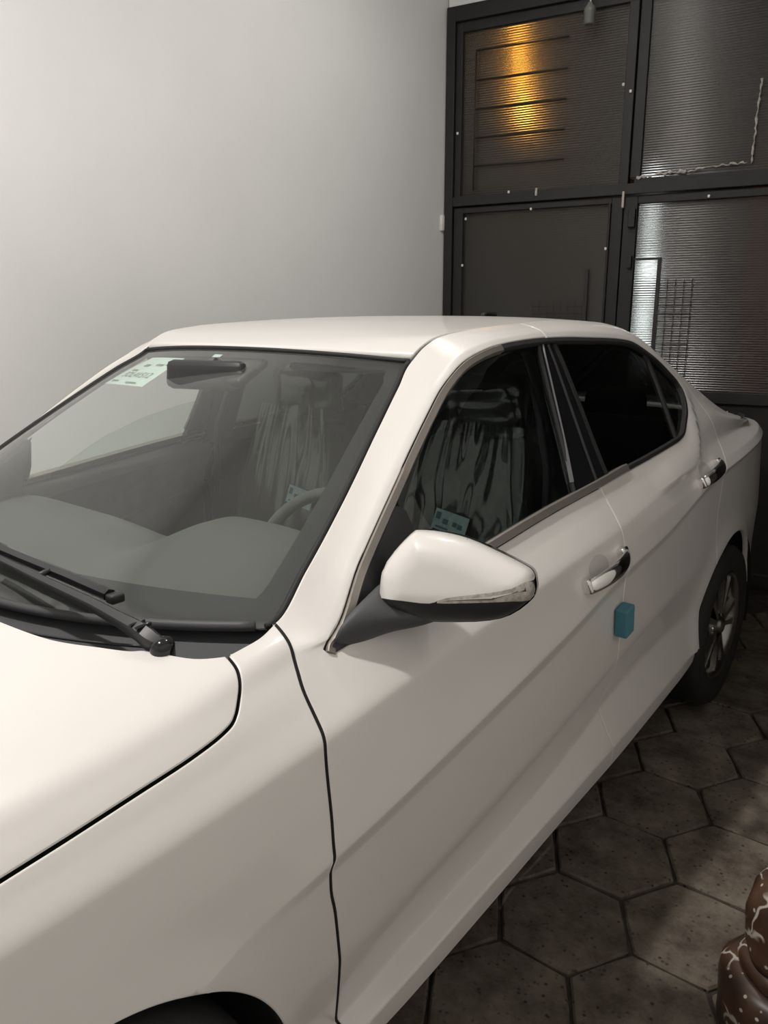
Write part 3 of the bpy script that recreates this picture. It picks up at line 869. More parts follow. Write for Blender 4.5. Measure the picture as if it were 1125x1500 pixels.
# rear quarter
q_out = (sm(SEAM_R)[::-1] + [(y, 12.) for y in np.linspace(2.22, 3.598, 40)][1:] + [(3.598, 6.), (3.598, .2), (3.2, .2), (3.04, .2)]
         + arch_path(1, -12, 126, 160, False))
panel('quarter_panel', q_out, 'paint', car, gap=.0010)
# front wing
HOODSEAM = [(.456, 9.98), (.4465, 9.65), (.432, 9.22), (.407, 8.92), (.377, 8.82), (.316, 8.78), (.231, 8.762), (.139, 8.737), (.059, 8.724), (-.1, 8.70), (-.3, 8.68), (-.52, 8.68), (-.66, 8.72), (-.72, 8.9)]
COWLF = [(.571, 10.05), (.525, 9.985), (.481, 9.975), (.456, 9.98)]
f_out = (SEAM_FF[:1] + sm(COWLF)[1:] + sm(HOODSEAM[:-2])[1:] + [(-.54, 6.), (-.54, 3.), (-.54, .6)] + [(-.30, .6)] + arch_path(0, 190, -10, 220, True) + [(.50, .6), (.548, .6)] + sm(SEAM_FF)[::-1][:-1])
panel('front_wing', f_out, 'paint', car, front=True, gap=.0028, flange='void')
b_out = [(-.54, .3), (-.54, 3.), (-.54, 6.), (-.52, 8.68), (-.66, 8.72), (-.72, 8.9), (-.80, 9.6), (-.855, 11.), (-.859, 11.9), (-.859, .3)]
panel('front_bumper', b_out, 'paint', car, front=True, gap=.0015)
def seam_shade(path, front, depth, rad, name='seam_shade_tube'):
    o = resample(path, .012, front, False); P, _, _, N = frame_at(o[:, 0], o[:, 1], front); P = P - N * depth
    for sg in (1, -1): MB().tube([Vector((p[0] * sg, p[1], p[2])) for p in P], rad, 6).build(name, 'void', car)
seam_shade(sm(SEAM_FF), True, .0045, .0040)  # black tube laid in the front door gap as painted shade
# bonnet: one sheet across the car, cut by the shut lines of both wings
def bonnet():
    ylist = np.concatenate([np.linspace(-.84, .2, 46), np.linspace(.225, .456, 22)])
    rear = np.array([(.262, 12.), (.27, 11.6), (.29, 11.138), (.311, 10.817), (.348, 10.574), (.369, 10.448), (.388, 10.37), (.42, 10.123), (.456, 9.98)])
    seam = np.array(sm(HOODSEAM)); seam = seam[np.argsort(seam[:, 0])]
    out = ([(y, s) for y, s in sm([tuple(r) for r in rear])] + [tuple(p) for p in sm(HOODSEAM)[1:]] + [(-.80, 9.6), (-.84, 10.6), (-.85, 12.)])
    V, F = panel_data(out, front=True, gap=.0024, step=.012)
    # drop the rim that runs down the centre line, then mirror and weld
    V2, F2 = mirror_data(V, F); n = len(V)
    mb = MB().add(V, F).add(V2, F2)
    o = mb.build('bonnet', 'paint', car)
    bm = bmesh.new(); bm.from_mesh(o.data)
    kill = [f for f in bm.faces if all(abs(v.co.x) < .0075 for v in f.verts)]
    bmesh.ops.delete(bm, geom=kill, context='FACES')
    for v in bm.verts:
        if abs(v.co.x) < .0075: v.co.x = 0.
    bmesh.ops.remove_doubles(bm, verts=[v for v in bm.verts if v.co.x == 0.], dist=.0012)
    bm.to_mesh(o.data); bm.free()
    o.data.polygons.foreach_set('use_smooth', [True] * len(o.data.polygons))
    from mathutils.kdtree import KDTree
    kd = KDTree(2 * n); nrm = panel_data.normals
    for i in range(n): kd.insert(V[i], i); kd.insert(V2[i], n + i)
    kd.balance(); out_n = []
    for v in o.data.vertices:
        _, i, _d = kd.find(v.co); q = nrm[i % n] * ([1, 1, 1] if i < n else [-1, 1, 1])
        out_n.append((0., q[1], abs(q[2]) + .2) if abs(v.co.x) < 1e-6 else tuple(q))
    o.data.normals_split_custom_set_from_vertices(out_n)
    return o
bonnet()

# ---- roof, windscreen, rear window, boot
def patch(name, fn, us, vs, mat, parent=car, flip=False, rim=0., off=0.):
    U, V = np.meshgrid(us, vs, indexing='ij'); P = fn(U, V)
    e = 1e-3
    N = np.cross(fn(U + e, V) - fn(U - e, V), fn(U, V + e) - fn(U, V - e)); N /= np.linalg.norm(N, axis=-1)[..., None] + 1e-12
    if N[..., 2].mean() < 0: N = -N
    P = P - N * off
    verts = list(P.reshape(-1, 3)); nu, nv = U.shape
    F = grid_faces(nu, nv, flip)
    if rim:
        ring = [(i, 0) for i in range(nu)] + [(nu - 1, j) for j in range(1, nv)] + [(i, nv - 1) for i in range(nu - 2, -1, -1)] + [(0, j) for j in range(nv - 2, 0, -1)]
        b = len(verts)
        for (i, j) in ring: verts.append(P[i, j] - N[i, j] * rim)
        n = len(ring)
        for k in range(n):
            i0 = ring[k][0] * nv + ring[k][1]; q = ring[(k + 1) % n]; i1 = q[0] * nv + q[1]
            fq = (i0, b + k, b + (k + 1) % n, i1); F.append(fq[::-1] if flip else fq)
    return mobj(name, verts, F, mat, parent)
us = np.sin(np.linspace(-1, 1, 49) * math.pi / 2 * .97) / math.sin(math.pi / 2 * .97)
def roof_in(u, v):
    k = np.clip((v - .10) / .15, 0, 1)
    P = roof(u * (.991 + .019 * k), .003 + v * .994)
    return P
rf = patch('roof', roof_in, us, np.concatenate([np.linspace(0, .2, 16), np.linspace(.22, 1, 34)]), 'paint', rim=.018)
wsx = patch('windscreen', ws, us, np.linspace(-.03, 1, 40), 'glass_front')
tag(wsx, 'tinted windscreen with black border')
# enamel band round the windscreen, on the inside of the glass
def band(name, u0, u1, v0, v1, nu=3, nv=30):
    return patch(name, ws, np.linspace(u0, u1, nu), np.linspace(v0, v1, nv), 'frit', parent=wsx, off=.004)
def band_side(sgn):
    vs = np.linspace(-.03, 1, 40)
    U = lambda v: np.where(v < .14, .935 - .10 * ((.14 - v) / .17) ** 2, .935 - .012 * (v > .9))
    P = []
    for v in vs:
        for q in np.linspace(0, 1, 4): P.append((sgn * (float(U(v)) + (1 - float(U(v))) * q), v))
    P = np.array(P); X = ws(P[:, 0], P[:, 1])
    X = X + np.array([0, .0025, -.0035])
    return mobj('border_band', X, grid_faces(40, 4, sgn < 0), 'frit', wsx)
band_side(1); band_side(-1)
band('border_band', -.935, .935, .955, 1.0, 40, 4)
band('border_band', -.945, .945, -.03, .085, 40, 5)
# rubber seal at the roof header and up both pillars
def path_ws(u, v, h=.003): 
    P = ws(np.array(u), np.array(v)); P[:, 2] += h; return [Vector(p) for p in P]
MB().tube(path_ws(np.linspace(-1, 1, 60), np.full(60, 1.003), .002), .0055, 6).build('header_seal', 'rubber', wsx)
for sgn in (-1, 1):
    MB().tube(path_ws(np.full(40, sgn * 1.0), np.linspace(-.02, 1.0, 40), .001), .0065, 6).build('pillar_seal', 'rubber', wsx)
# lower edge moulding of the glass
MB().tube(path_ws(np.linspace(-.98, .98, 60), np.full(60, -.03), .004), .009, 8).build('lower_moulding', 'grey_plastic', wsx)

def backlight(u, v):
    u = np.asarray(u, float); v = np.asarray(v, float)
    ye = 2.312 + v * (3.14 - 2.312); xe, ze = tline(ye)
    yc = 2.44 + v * (3.24 - 2.44); zc = pchip([2.44, 2.7, 3.0, 3.24], [1.396, 1.30, 1.165, 1.055], yc)
    w = np.abs(u) ** 2.4
    return np.stack([u * (xe - .008), yc + (ye - yc) * w, zc + (ze - .008 - zc) * w], -1)
patch('rear_window', backlight, us, np.linspace(0, 1, 24), 'glass_dark')
def boot(u, v):
    u = np.asarray(u, float); v = np.asarray(v, float)
    ye = 3.148 + v * (3.596 - 3.148); xe, ze = tline(ye)
    yc = 3.25 + v * (3.64 - 3.25); zc = pchip([3.2, 3.4, 3.6, 3.7], [1.055, 1.04, 1.02, 1.0], yc)
    w = np.abs(u) ** 3
    lip = .022 * np.exp(-((v - .86) / .13) ** 2) * (1 - np.abs(u) ** 6)
    return np.stack([u * (xe - .004), yc + (ye - yc) * w, zc + (ze - zc) * w + lip], -1)
patch('boot_lid', boot, us, np.linspace(0, 1, 24), 'paint', rim=.02)
# lip spoiler across the boot
def spoiler():
    n = 41; U = np.linspace(-.97, .97, n); mb = MB(); V = []
    base = boot(U, np.full(n, .62)); tail = boot(U, np.full(n, .99))
    for k in range(n):
        t = 1 - abs(U[k]) ** 8
        b = base[k]; e = tail[k]
        V += [b + [0, 0, .001], .5 * b + .5 * e + [0, 0, .012 * t + .004], e + [0, .02, .014 * t + .004], e + [0, .024, .004 * t], e + [0, .0, -.03]]
    return mobj('lip_spoiler', V, grid_faces(n, 5, True), 'paint', car)
sharp(spoiler(), 50)
# tail and nose closing panels
def closing(name, y, front, mat='paint'):
    S = np.linspace(.2, 12 if not front else 11.9, 50); P = surf(np.full(50, y), S, front)
    L = [tuple(p) for p in P]; R = [(-p[0], p[1], p[2]) for p in P][::-1]
    V = L + R; return mobj(name, V, [tuple(range(len(V)))] if not front else [tuple(range(len(V)))[::-1]], mat, car, smooth=False)
closing('tail_panel', 3.597, False); closing('nose_panel', -.858, True)

# roof aerial
MB().box((0, 0, 0), (.02, .09, .03), bev=.008).build('roof_aerial', 'gloss_black', car, loc=(.02, 2.30, 1.425))

# ---- inner shell, coloured black so the shut lines look shaded
def liner(front, y0, y1, s0, s1, off, ny, ns, mat='void', name='body_liner'):
    Y = np.linspace(y0, y1, ny); S = np.linspace(s0, s1, ns); yy, ss = np.meshgrid(Y, S, indexing='ij')
    P, _, _, N = frame_at(yy.ravel(), ss.ravel(), front); P = P - N * off
    F = []
    for i in range(ny - 1):
        for j in range(ns - 1):
            q = (i * ns + j, i * ns + j + 1, (i + 1) * ns + j + 1, (i + 1) * ns + j); c = P[list(q)].mean(0)
            if any(math.hypot(c[1] - cy, c[2] - cz) < r + .012 for cy, cz, r in ARCH): continue
            F.append(q)
    both(name, P, F, mat, car, car)
liner(True, -.80, .60, .3, 9.7, .020, 60, 60)
liner(False, .50, 3.5, .3, 8.75, .022, 110, 50)
liner(False, .60, 2.5, 10.35, 11.6, .022, 90, 12)
MB().box((0, 1.35, .235), (1.38, 4.2, .05)).build('floor_pan', 'void', car, smooth=False)
# wheel housings
for cy, cz, r in ARCH:
    for sg in (1, -1):
        n = 30; V = []; F = []
        for k in range(n):
            a = math.radians(-15 + 210 * k / (n - 1))
            for x in (.835, .50): V.append((sg * x, cy + (r + .012) * math.cos(a), cz + (r + .012) * math.sin(a)))
        V.append((sg * .50, cy, cz))
        for k in range(n - 1): F += [(2 * k, 2 * k + 1, 2 * k + 3, 2 * k + 2), (2 * k + 1, len(V) - 1, 2 * k + 3)]
        mobj('wheel_housing', V, F, 'void', car)

# ---- wheels
def wheel(x, y, sg):
    R = .305
    w = empty_part = None
    rim = MB().lathe([(.198, -.085), (.205, -.08), (.192, -.06), (.185, .02), (.192, .075), (.206, .082), (.209, .090), (.203, .094), (.192, .088), (.180, .075), (.172, .02)], 56, 'x')
    o = rim.build('wheel', 'alloy', car, loc=(x, y, R))
    if sg < 0: o.scale = (-1, 1, 1)
    tag(o, 'bright alloy wheel with split spokes')
    MB().lathe([(.205, -.09), (.225, -.103), (.262, -.106), (.290, -.098), (.303, -.080), (.3055, -.04), (.3055, .04), (.303, .078), (.290, .097), (.262, .104), (.225, .101), (.206, .090)], 64, 'x').build('tire', 'tyre', o)
    MB().lathe([(0, .02), (.135, .02), (.135, .032), (0, .032)], 40, 'x').build('brake_disc', 'steel', o)
    MB().lathe([(0, .098), (.022, .097), (.030, .090), (.034, .078), (.060, .070), (.062, .045), (0, .045)], 30, 'x').build('hub', 'alloy', o)
    for k in range(5):
        for d in (-.17, .17):
            a = 2 * math.pi * k / 5 + d; a2 = 2 * math.pi * k / 5 + d * 1.25
            p0 = Vector((.074, .045 * math.cos(a), .045 * math.sin(a))); p1 = Vector((.080, .196 * math.cos(a2), .196 * math.sin(a2)))
            dr = (p1 - p0).normalized(); sd = Vector((1, 0, 0)).cross(dr)
            V = []
            for t, wd, hx in ((0, .013, .018), (.35, .012, .014), (.8, .015, .008), (1, .020, .004)):
                c = p0.lerp(p1, t) + Vector((hx * .6, 0, 0))
                V += [c + sd * wd - Vector((.020, 0, 0)), c + sd * wd * .8, c - sd * wd * .8, c - sd * wd - Vector((.020, 0, 0))]
            F = []
            for i in range(3):
                for j in range(4): F.append((i * 4 + j, i * 4 + (j + 1) % 4, (i + 1) * 4 + (j + 1) % 4, (i + 1) * 4 + j))
            sharp(mobj('spoke', V, F, 'alloy', o), 30)
        a = 2 * math.pi * (k + .5) / 5
        MB().lathe([(0, .0), (.009, .0), (.009, .018), (.006, .022), (0, .022)], 8, 'x', c=(.055, .047 * math.cos(a), .047 * math.sin(a))).build('wheel_bolt', 'chrome', o)
    return o
wheel(.745, .07, 1); wheel(-.745, .07, -1); wheel(.745, 2.68, 1); wheel(-.745, 2.68, -1)

# ---- window trims, pillars, glass
def rib_both(name, path, prof, mat, pl, pr, side=1, left=True, right=True):
    V, F = ribbon_data(path, prof, side=side); a, b = both(name, V, F, mat, pl, pr, left=left, right=right)
    for q in (a, b):
        if q: sharp(q, 40)
PR = [(0, -.012), (0, .003), (.002, .0055), (.015, .0045), (.017, .002), (.017, -.012)]
PB = [(0, -.012), (0, .003), (.002, .006), (.017, .006), (.020, .003), (.020, -.012)]
PT = [(0, -.012), (0, .001), (.010, .002), (.014, -.002), (.014, -.012)]
pillar_path = sm(WTOP_F[:8]); top_path = sm(WTOP_F[7:])
rib_both('pillar_trim', [(.612, 9.02)] + pillar_path, PR, 'satin', door_fl, door_fr, side=-1)
rib_both('upper_seal', top_path, PT, 'rubber', door_fl, door_fr, side=-1)
rib_both('belt_trim', [(.90, 8.931), (1.0, 8.932)] + BELT_F[4:], PB, 'satin', door_fl, door_fr, side=1)
rib_both('upper_seal', sm(WTOP_R[:9]), PT, 'rubber', door_rl, door_rr, side=-1)
rib_both('corner_seal', sm(WTOP_R[8:]), PT, 'rubber', door_rl, door_rr, side=-1)
rib_both('belt_trim', [(1.617, 8.93), (1.70, 8.928), (1.80, 8.927)], PB, 'satin', door_rl, door_rr, side=1)
rib_both('belt_seal', [(1.80, 8.927), (2.01, 8.925), (2.22, 8.915)], PT, 'rubber', door_rl, door_rr, side=1)
# door glasses
M['channel'] = plain('grey_channel', (.13, .13, .135), rough=.25)
gf = [(.90, 8.9)] + [(y, 8.9) for y in np.linspace(1.0, 1.53, 6)] + [(1.575, 10.0), (1.585, 10.24)] + sm(WTOP_F[3:9])[::-1]
gfl = [(y, s) for y, s in gf]
a, _ = panel('window_glass', gfl, 'glass_side', door_fl, right=False, gap=0, edge=.001, depth=.004, off=.012)
# on the wall side the glass has been wound part of the way down
lowered = [(.985, 8.86)] + [(y, 8.86) for y in np.linspace(1.05, 1.56, 6)]
arc = []
for y in np.linspace(1.56, .985, 24):
    zt = np.interp(y, [.985, 1.05, 1.15, 1.30, 1.45, 1.56], [.965, 1.005, 1.060, 1.110, 1.138, 1.150])
    arc.append((y, float(at_z(y, zt, False, 10.)[0])))
V, F = panel_data(lowered + arc, gap=0, edge=.001, depth=.004, off=.012)
V, F = mirror_data(V, F); mobj('window_glass', V, F, 'glass_clear', door_fr)
gr = [(y, 8.88) for y in np.linspace(1.67, 2.22, 8)] + [(2.30, 8.97), (2.36, 9.2), (2.41, 9.5), (2.42, 9.8), (2.40, 10.0)] + sm(WTOP_R[:8])[::-1]
gr = [(y, s) for y, s in gr if y >= 1.67]
panel('window_glass', gr, 'glass_dark', door_rl, door_rr, gap=0, edge=.001, depth=.004, off=.012)
# black pillar covers between the doors
panel('pillar_cover', [(1.49, 8.90), (1.612, 8.90), (1.612, 10.24), (1.582, 10.24)], 'gloss_black', door_fl, door_fr, gap=.001, edge=.004, depth=.02, off=.003)
panel('pillar_cover', [(1.620, 8.90), (1.70, 8.90), (1.665, 10.24), (1.620, 10.24)], 'gloss_black', door_rl, door_rr, gap=.001, edge=.004, depth=.02, off=.004)
rib_both('glass_channel', [(1.583, 10.08), (1.56, 9.75), (1.53, 9.4), (1.50, 9.10)], [(0, -.01), (.001, -.002), (.003, .0005), (.006, -.002), (.007, -.01)], 'channel', door_fl, door_fr, side=1)
rib_both('glass_channel', [(1.655, 10.08), (1.675, 9.5), (1.69, 8.98)], [(0, -.012), (.002, -.002), (.018, -.002), (.020, -.012)], 'rubber', door_rl, door_rr, side=-1)
# divider of the small rear quarter light
rib_both('quarter_divider', [(2.222, 10.08), (2.232, 9.62), (2.222, 9.05), (2.222, 8.93)], [(0, -.014), (.002, -.004), (.016, -.004), (.018, -.014)], 'rubber', door_rl, door_rr, side=1)

# ---- door handles: bowed chrome grip over a dished recess
def handle(y0, y1, z0, z1, pl, pr):
    n = 25; T = np.linspace(0, 1, n)
    y = y0 + (y1 - y0) * T; z = z0 + (z1 - z0) * T
    s = at_z(y, z); P, Py, Ps, N = frame_at(y, s)
    up = Ps / np.linalg.norm(Ps, axis=1)[:, None]
    V = []; m = 12
    for i in range(n):
        t = T[i]; lift = .012 + .030 * math.sin(math.pi * min(1, max(0, t))) ** .7
        hw = .0205 * (1 - (.18 if t < .5 else .40) * abs(2 * t - 1) ** 3); th = .0095
        if i in (0, n - 1): hw *= .55; lift -= .012
        for k in range(m):
            a = 2 * math.pi * k / m
            V.append(P[i] + up[i] * hw * math.cos(a) + N[i] * (lift + th * math.sin(a) * (1 + .0)))
    F = []
    for i in range(n - 1):
        for k in range(m): F.append((i * m + k, i * m + (k + 1) % m, (i + 1) * m + (k + 1) % m, (i + 1) * m + k)[::-1])
    F += [tuple(range(m)), tuple((n - 1) * m + k for k in range(m))[::-1]]
    a, b = both('door_handle', V, F, 'chrome', pl, pr)
    tag(a, 'bowed chrome pull handle'); tag(b, 'bowed chrome pull handle')
    # end pieces and the keyhole escutcheon at the rear end
    for (t, nm, ln) in ((.97, 'handle_end', .030), (.03, 'handle_end', .018)):
        yy = y0 + (y1 - y0) * t; zz = z0 + (z1 - z0) * t
        p, py, pss, nn = frame_at(np.array([yy]), at_z(yy, zz)); p = Vector(p[0]); nn = Vector(nn[0]); py = Vector(py[0]).normalized(); uu = nn.cross(py)
        R3 = Matrix((py, uu, nn)).transposed()
        mb = MB().box(p + nn * .008, (ln, .036, .026), rot=R3, bev=.006)
        both(nm, mb.v, mb.f, 'chrome', pl, pr)
    # dished cup behind the grip
    ym, zm = y0 + (y1 - y0) * .42, z0 + (z1 - z0) * .42 + .012
    V = []; F = []; rings, seg = 7, 28
    for i in range(rings):
        q = i / (rings - 1)
        for k in range(seg):
            a = 2 * math.pi * k / seg
            yy = ym + .052 * q * math.cos(a); zz = zm + .030 * q * math.sin(a)
            p, _, _, nn = frame_at(np.array([yy]), at_z(yy, zz))
            V.append(p[0] + nn[0] * .0012 * (1 - q * .9))
    for i in range(rings - 1):
        for k in range(seg): F.append((i * seg + k, i * seg + (k + 1) % seg, (i + 1) * seg + (k + 1) % seg, (i + 1) * seg + k)[::-1])
    both('handle_cup', V, F, M['cup'], pl, pr)
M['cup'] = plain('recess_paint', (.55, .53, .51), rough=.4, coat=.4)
handle(1.372, 1.590, .826, .856, door_fl, door_fr)
handle(2.240, 2.455, .918, .948, door_rl, door_rr)

# ---- door mirror
MO = np.array([.90, .83, 1.0]); MN = np.array([.40, -.88, .26]); MN /= np.linalg.norm(MN)
MU = np.cross([0, 0, 1.], -MN); MU /= np.linalg.norm(MU); MU = MU if MU[0] > 0 else -MU
MV = np.cross(MU, -MN); MV = MV if MV[2] > 0 else -MV
CAP = [(-0.1637, -0.0357), (-0.1646, -0.0216), (-0.1625, 0.0035), (-0.154, 0.0243), (-0.1385, 0.0479), (-0.1205, 0.0691), (-0.1114, 0.078), (-0.1021, 0.0821), (-0.0628, 0.081), (-0.0155, 0.0725), (0.0351, 0.054), (0.0768, 0.0364), (0.0931, 0.0263), (0.0972, 0.013), (0.0833, 0.009), (0.0654, -0.0014), (0.0337, -0.0102), (-0.0385, -0.025), (-0.0665, -0.0365), (-0.1112, -0.0358), (-0.141, -0.0356)]
LENS = [(-0.0541, -0.0331), (-0.0385, -0.025), (0.0337, -0.0102), (0.0654, -0.0014), (0.0833, 0.009), (0.0952, 0.0094), (0.0994, -0.005), (0.0925, -0.0214), (0.0658, -0.023), (0.0125, -0.0287), (-0.0429, -0.0345)]
FULL = [(-0.1637, -0.0357), (-0.1646, -0.0216), (-0.1625, 0.0035), (-0.154, 0.0243), (-0.1385, 0.0479), (-0.1205, 0.0691), (-0.1114, 0.078), (-0.1021, 0.0821), (-0.0628, 0.081), (-0.0155, 0.0725), (0.0351, 0.054), (0.0768, 0.0364), (0.0931, 0.0263), (0.0985, 0.0108), (0.0994, -0.005), (0.0916, -0.0237), (0.0594, -0.0504), (0.0158, -0.0646), (-0.0535, -0.072), (-0.1092, -0.0735), (-0.1521, -0.0655), (-0.1637, -0.0547)]
STRIP = [(-0.0429, -0.0299), (0.0339, -0.0169), (0.0858, 0.0013), (0.0872, -0.0054), (0.0341, -0.0225)]
def cr_closed(pts, n=5):
    P = np.array(pts); m = len(P); out = []
    for i in range(m):
        p0, p1, p2, p3 = P[i - 1], P[i], P[(i + 1) % m], P[(i + 2) % m]
        for j in range(n):
            t = j / n
            out.append(.5 * (2 * p1 + (p2 - p0) * t + (2 * p0 - 5 * p1 + 4 * p2 - p3) * t * t + (3 * p1 - p0 - 3 * p2 + p3) * t ** 3))
    return np.array(out)
FULLC = cr_closed(FULL)
def dist_edge(Q, poly):
    d = np.full(len(Q), 1e9)
    for i in range(len(poly)):
        a = poly[i]; b = poly[(i + 1) % len(poly)]; ab = b - a
        t = np.clip(((Q - a) @ ab) / (ab @ ab + 1e-12), 0, 1)
        d = np.minimum(d, np.linalg.norm(Q - a - t[:, None] * ab, axis=1))
    return d
def mirror_h(Q, extra=0.):
    d = dist_edge(Q, FULLC); ins = in_poly(Q, FULLC); d = np.where(ins, d, 0)
    k = np.clip(d / .055, 0, 1)
    return .060 * np.sqrt(np.maximum(0, 1 - (1 - k) ** 2)) + extra
def mirror_piece(name, poly, mat, pl, pr, raise_=0., skirt=.010, smooth_n=4, step=.006):
    P = np.array(poly) if smooth_n == 0 else cr_closed(poly, smooth_n)
    if np.sum(P[:, 0] * np.roll(P[:, 1], -1) - np.roll(P[:, 0], -1) * P[:, 1]) < 0: P = P[::-1]
    gx, gy = np.meshgrid(np.arange(-.175, .105, step), np.arange(-.09, .09, step), indexing='ij')
    G = np.stack([gx.ravel(), gy.ravel()], 1); G = G[in_poly(G, P)]; G = G[dist_edge(G, P) > step * .45]
    n = len(P); res = delaunay_2d_cdt([Vector(q) for q in np.concatenate([P, G])], [(i, (i + 1) % n) for i in range(n)], [], 0, 1e-7)
    V2 = np.array([tuple(v) for v in res[0]]); tri = np.array([f for f in res[2] if len(f) == 3]); tri = tri[in_poly(V2[tri].mean(1), P)]
    h = mirror_h(V2) + raise_
    X = MO + V2[:, :1] * MU + V2[:, 1:] * MV + h[:, None] * MN
    F = []
    for t in tri:
        a, b, c = X[t]
        F.append(tuple(t) if np.cross(b - a, c - a) @ MN > 0 else (t[0], t[2], t[1]))
    hb = mirror_h(P) + raise_; base = len(X); inv = {}
    for k, lst in enumerate(res[3]):
        for q in lst:
            if q < n: inv[q] = k
    S = MO + P[:, :1] * MU + P[:, 1:] * MV + (hb - skirt)[:, None] * MN
    X = np.concatenate([X, S])
    for i in range(n):
        j = (i + 1) % n
        if i in inv and j in inv: F.append((inv[j], inv[i], base + i, base + j))
    a, b = both(name, X, F, mat, pl, pr)
    for q in (a, b): sharp(q, 50)
    return a, b
# housing (black) carries the painted cap, the lamp lens, the glass and the arm
HOUSE = [tuple(p) for p in (np.array(FULL) - np.mean(FULL, 0)) * .988 + np.mean(FULL, 0)]
mir_l, mir_r = mirror_piece('door_mirror', HOUSE, 'black_plastic', car, car, raise_=-.0045, skirt=.020, smooth_n=3)
tag(mir_l, 'driver side door mirror with white cap and clear indicator'); tag(mir_r, 'door mirror on the wall side')
ca, cb = mirror_piece('mirror_cap', CAP, 'paint', mir_l, mir_r, raise_=.002, skirt=.016, smooth_n=3)
mirror_piece('indicator_lens', LENS, 'lens', mir_l, mir_r, raise_=.0025, skirt=.012, smooth_n=2, step=.005)
mirror_piece('indicator_strip', STRIP, 'lens_inner', mir_l, mir_r, raise_=.0036, skirt=.002, smooth_n=0, step=.004)
def mirror_back():
    P = FULLC[::2]; n = len(P); V = []
    for sc, dep in ((1.012, -.006), (1.018, -.045), (.95, -.050), (.92, -.040)):
        c = P.mean(0)
        for q in P: V.append(MO + (c + (q - c) * sc)[0] * MU + (c + (q - c) * sc)[1] * MV + dep * MN)
    F = []
    for i in range(3):
        for k in range(n): F.append((i * n + k, i * n + (k + 1) % n, (i + 1) * n + (k + 1) % n, (i + 1) * n + k))
    a, b = both('mirror_rim', V, F, 'gloss_black', mir_l, mir_r)
    V = [MO + q[0] * MU + q[1] * MV - .040 * MN for q in (P.mean(0) + (P - P.mean(0)) * .93)]
    both('mirror_glass', V, [tuple(range(n))[::-1]], 'chrome', mir_l, mir_r)
mirror_back()
# triangular sail on the door and the arm that reaches out to the housing
sail = [(.616, 9.02), (.632, 8.90), (.70, 8.88), (.80, 8.87), (.905, 8.87), (.91, 9.3), (.90, 9.72), (.872, 9.95), (.80, 9.95), (.72, 9.86), (.66, 9.55), (.628, 9.2)]
panel('mirror_sail', sail, 'black_plastic', mir_l, mir_r, gap=0, edge=.004, depth=.02, off=-.004)
def loft_sections(secs, n=20, cap=True):
    """secs: list of closed point loops with the same count"""
    V = [p for s in secs for p in s]; m = len(secs[0]); F = []
    for i in range(len(secs) - 1):
        for k in range(m): F.append((i * m + k, i * m + (k + 1) % m, (i + 1) * m + (k + 1) % m, (i + 1) * m + k))
    if cap: F += [tuple(range(m))[::-1], tuple((len(secs) - 1) * m + k for k in range(m))]
    return V, F
def arm():
    # root: long flat section lying on the sail and the door shoulder; tip: inside the housing
    def ell(c, a, b, m=16, pw=2.4):
        out = []
        for k in range(m):
            t = 2 * math.pi * k / m; ct, st = math.cos(t), math.sin(t)
            out.append(Vector(c) + Vector(a) * (abs(ct) ** (2 / pw) * (1 if ct >= 0 else -1)) + Vector(b) * (abs(st) ** (2 / pw) * (1 if st >= 0 else -1)))
        return out
    secs = [ell((.742, .765, .952), (-.004, .135, .045), (.010, -.030, .036)),
            ell((.758, .762, .947), (-.002, .128, .036), (.008, -.030, .038)),
            ell((.774, .768, .946), (0, .105, .022), (.004, -.026, .036)),
            ell((.796, .778, .944), (0, .078, .008), (0, -.016, .030)),
            ell((.820, .788, .940), (0, .058, .002), (0, -.008, .024)),
            ell((.845, .800, .944), (0, .040, 0), (0, -.004, .018)),
            ell((.875, .815, .956), (0, .028, 0), (0, 0, .012))]
    return loft_sections(secs)
V, F = arm(); a, b = both('mirror_arm', [tuple(v) for v in V], F, 'grey_plastic', mir_l, mir_r)
for q in (a, b):
    md = q.modifiers.new('smooth', 'SUBSURF'); md.levels = 1; md.render_levels = 2

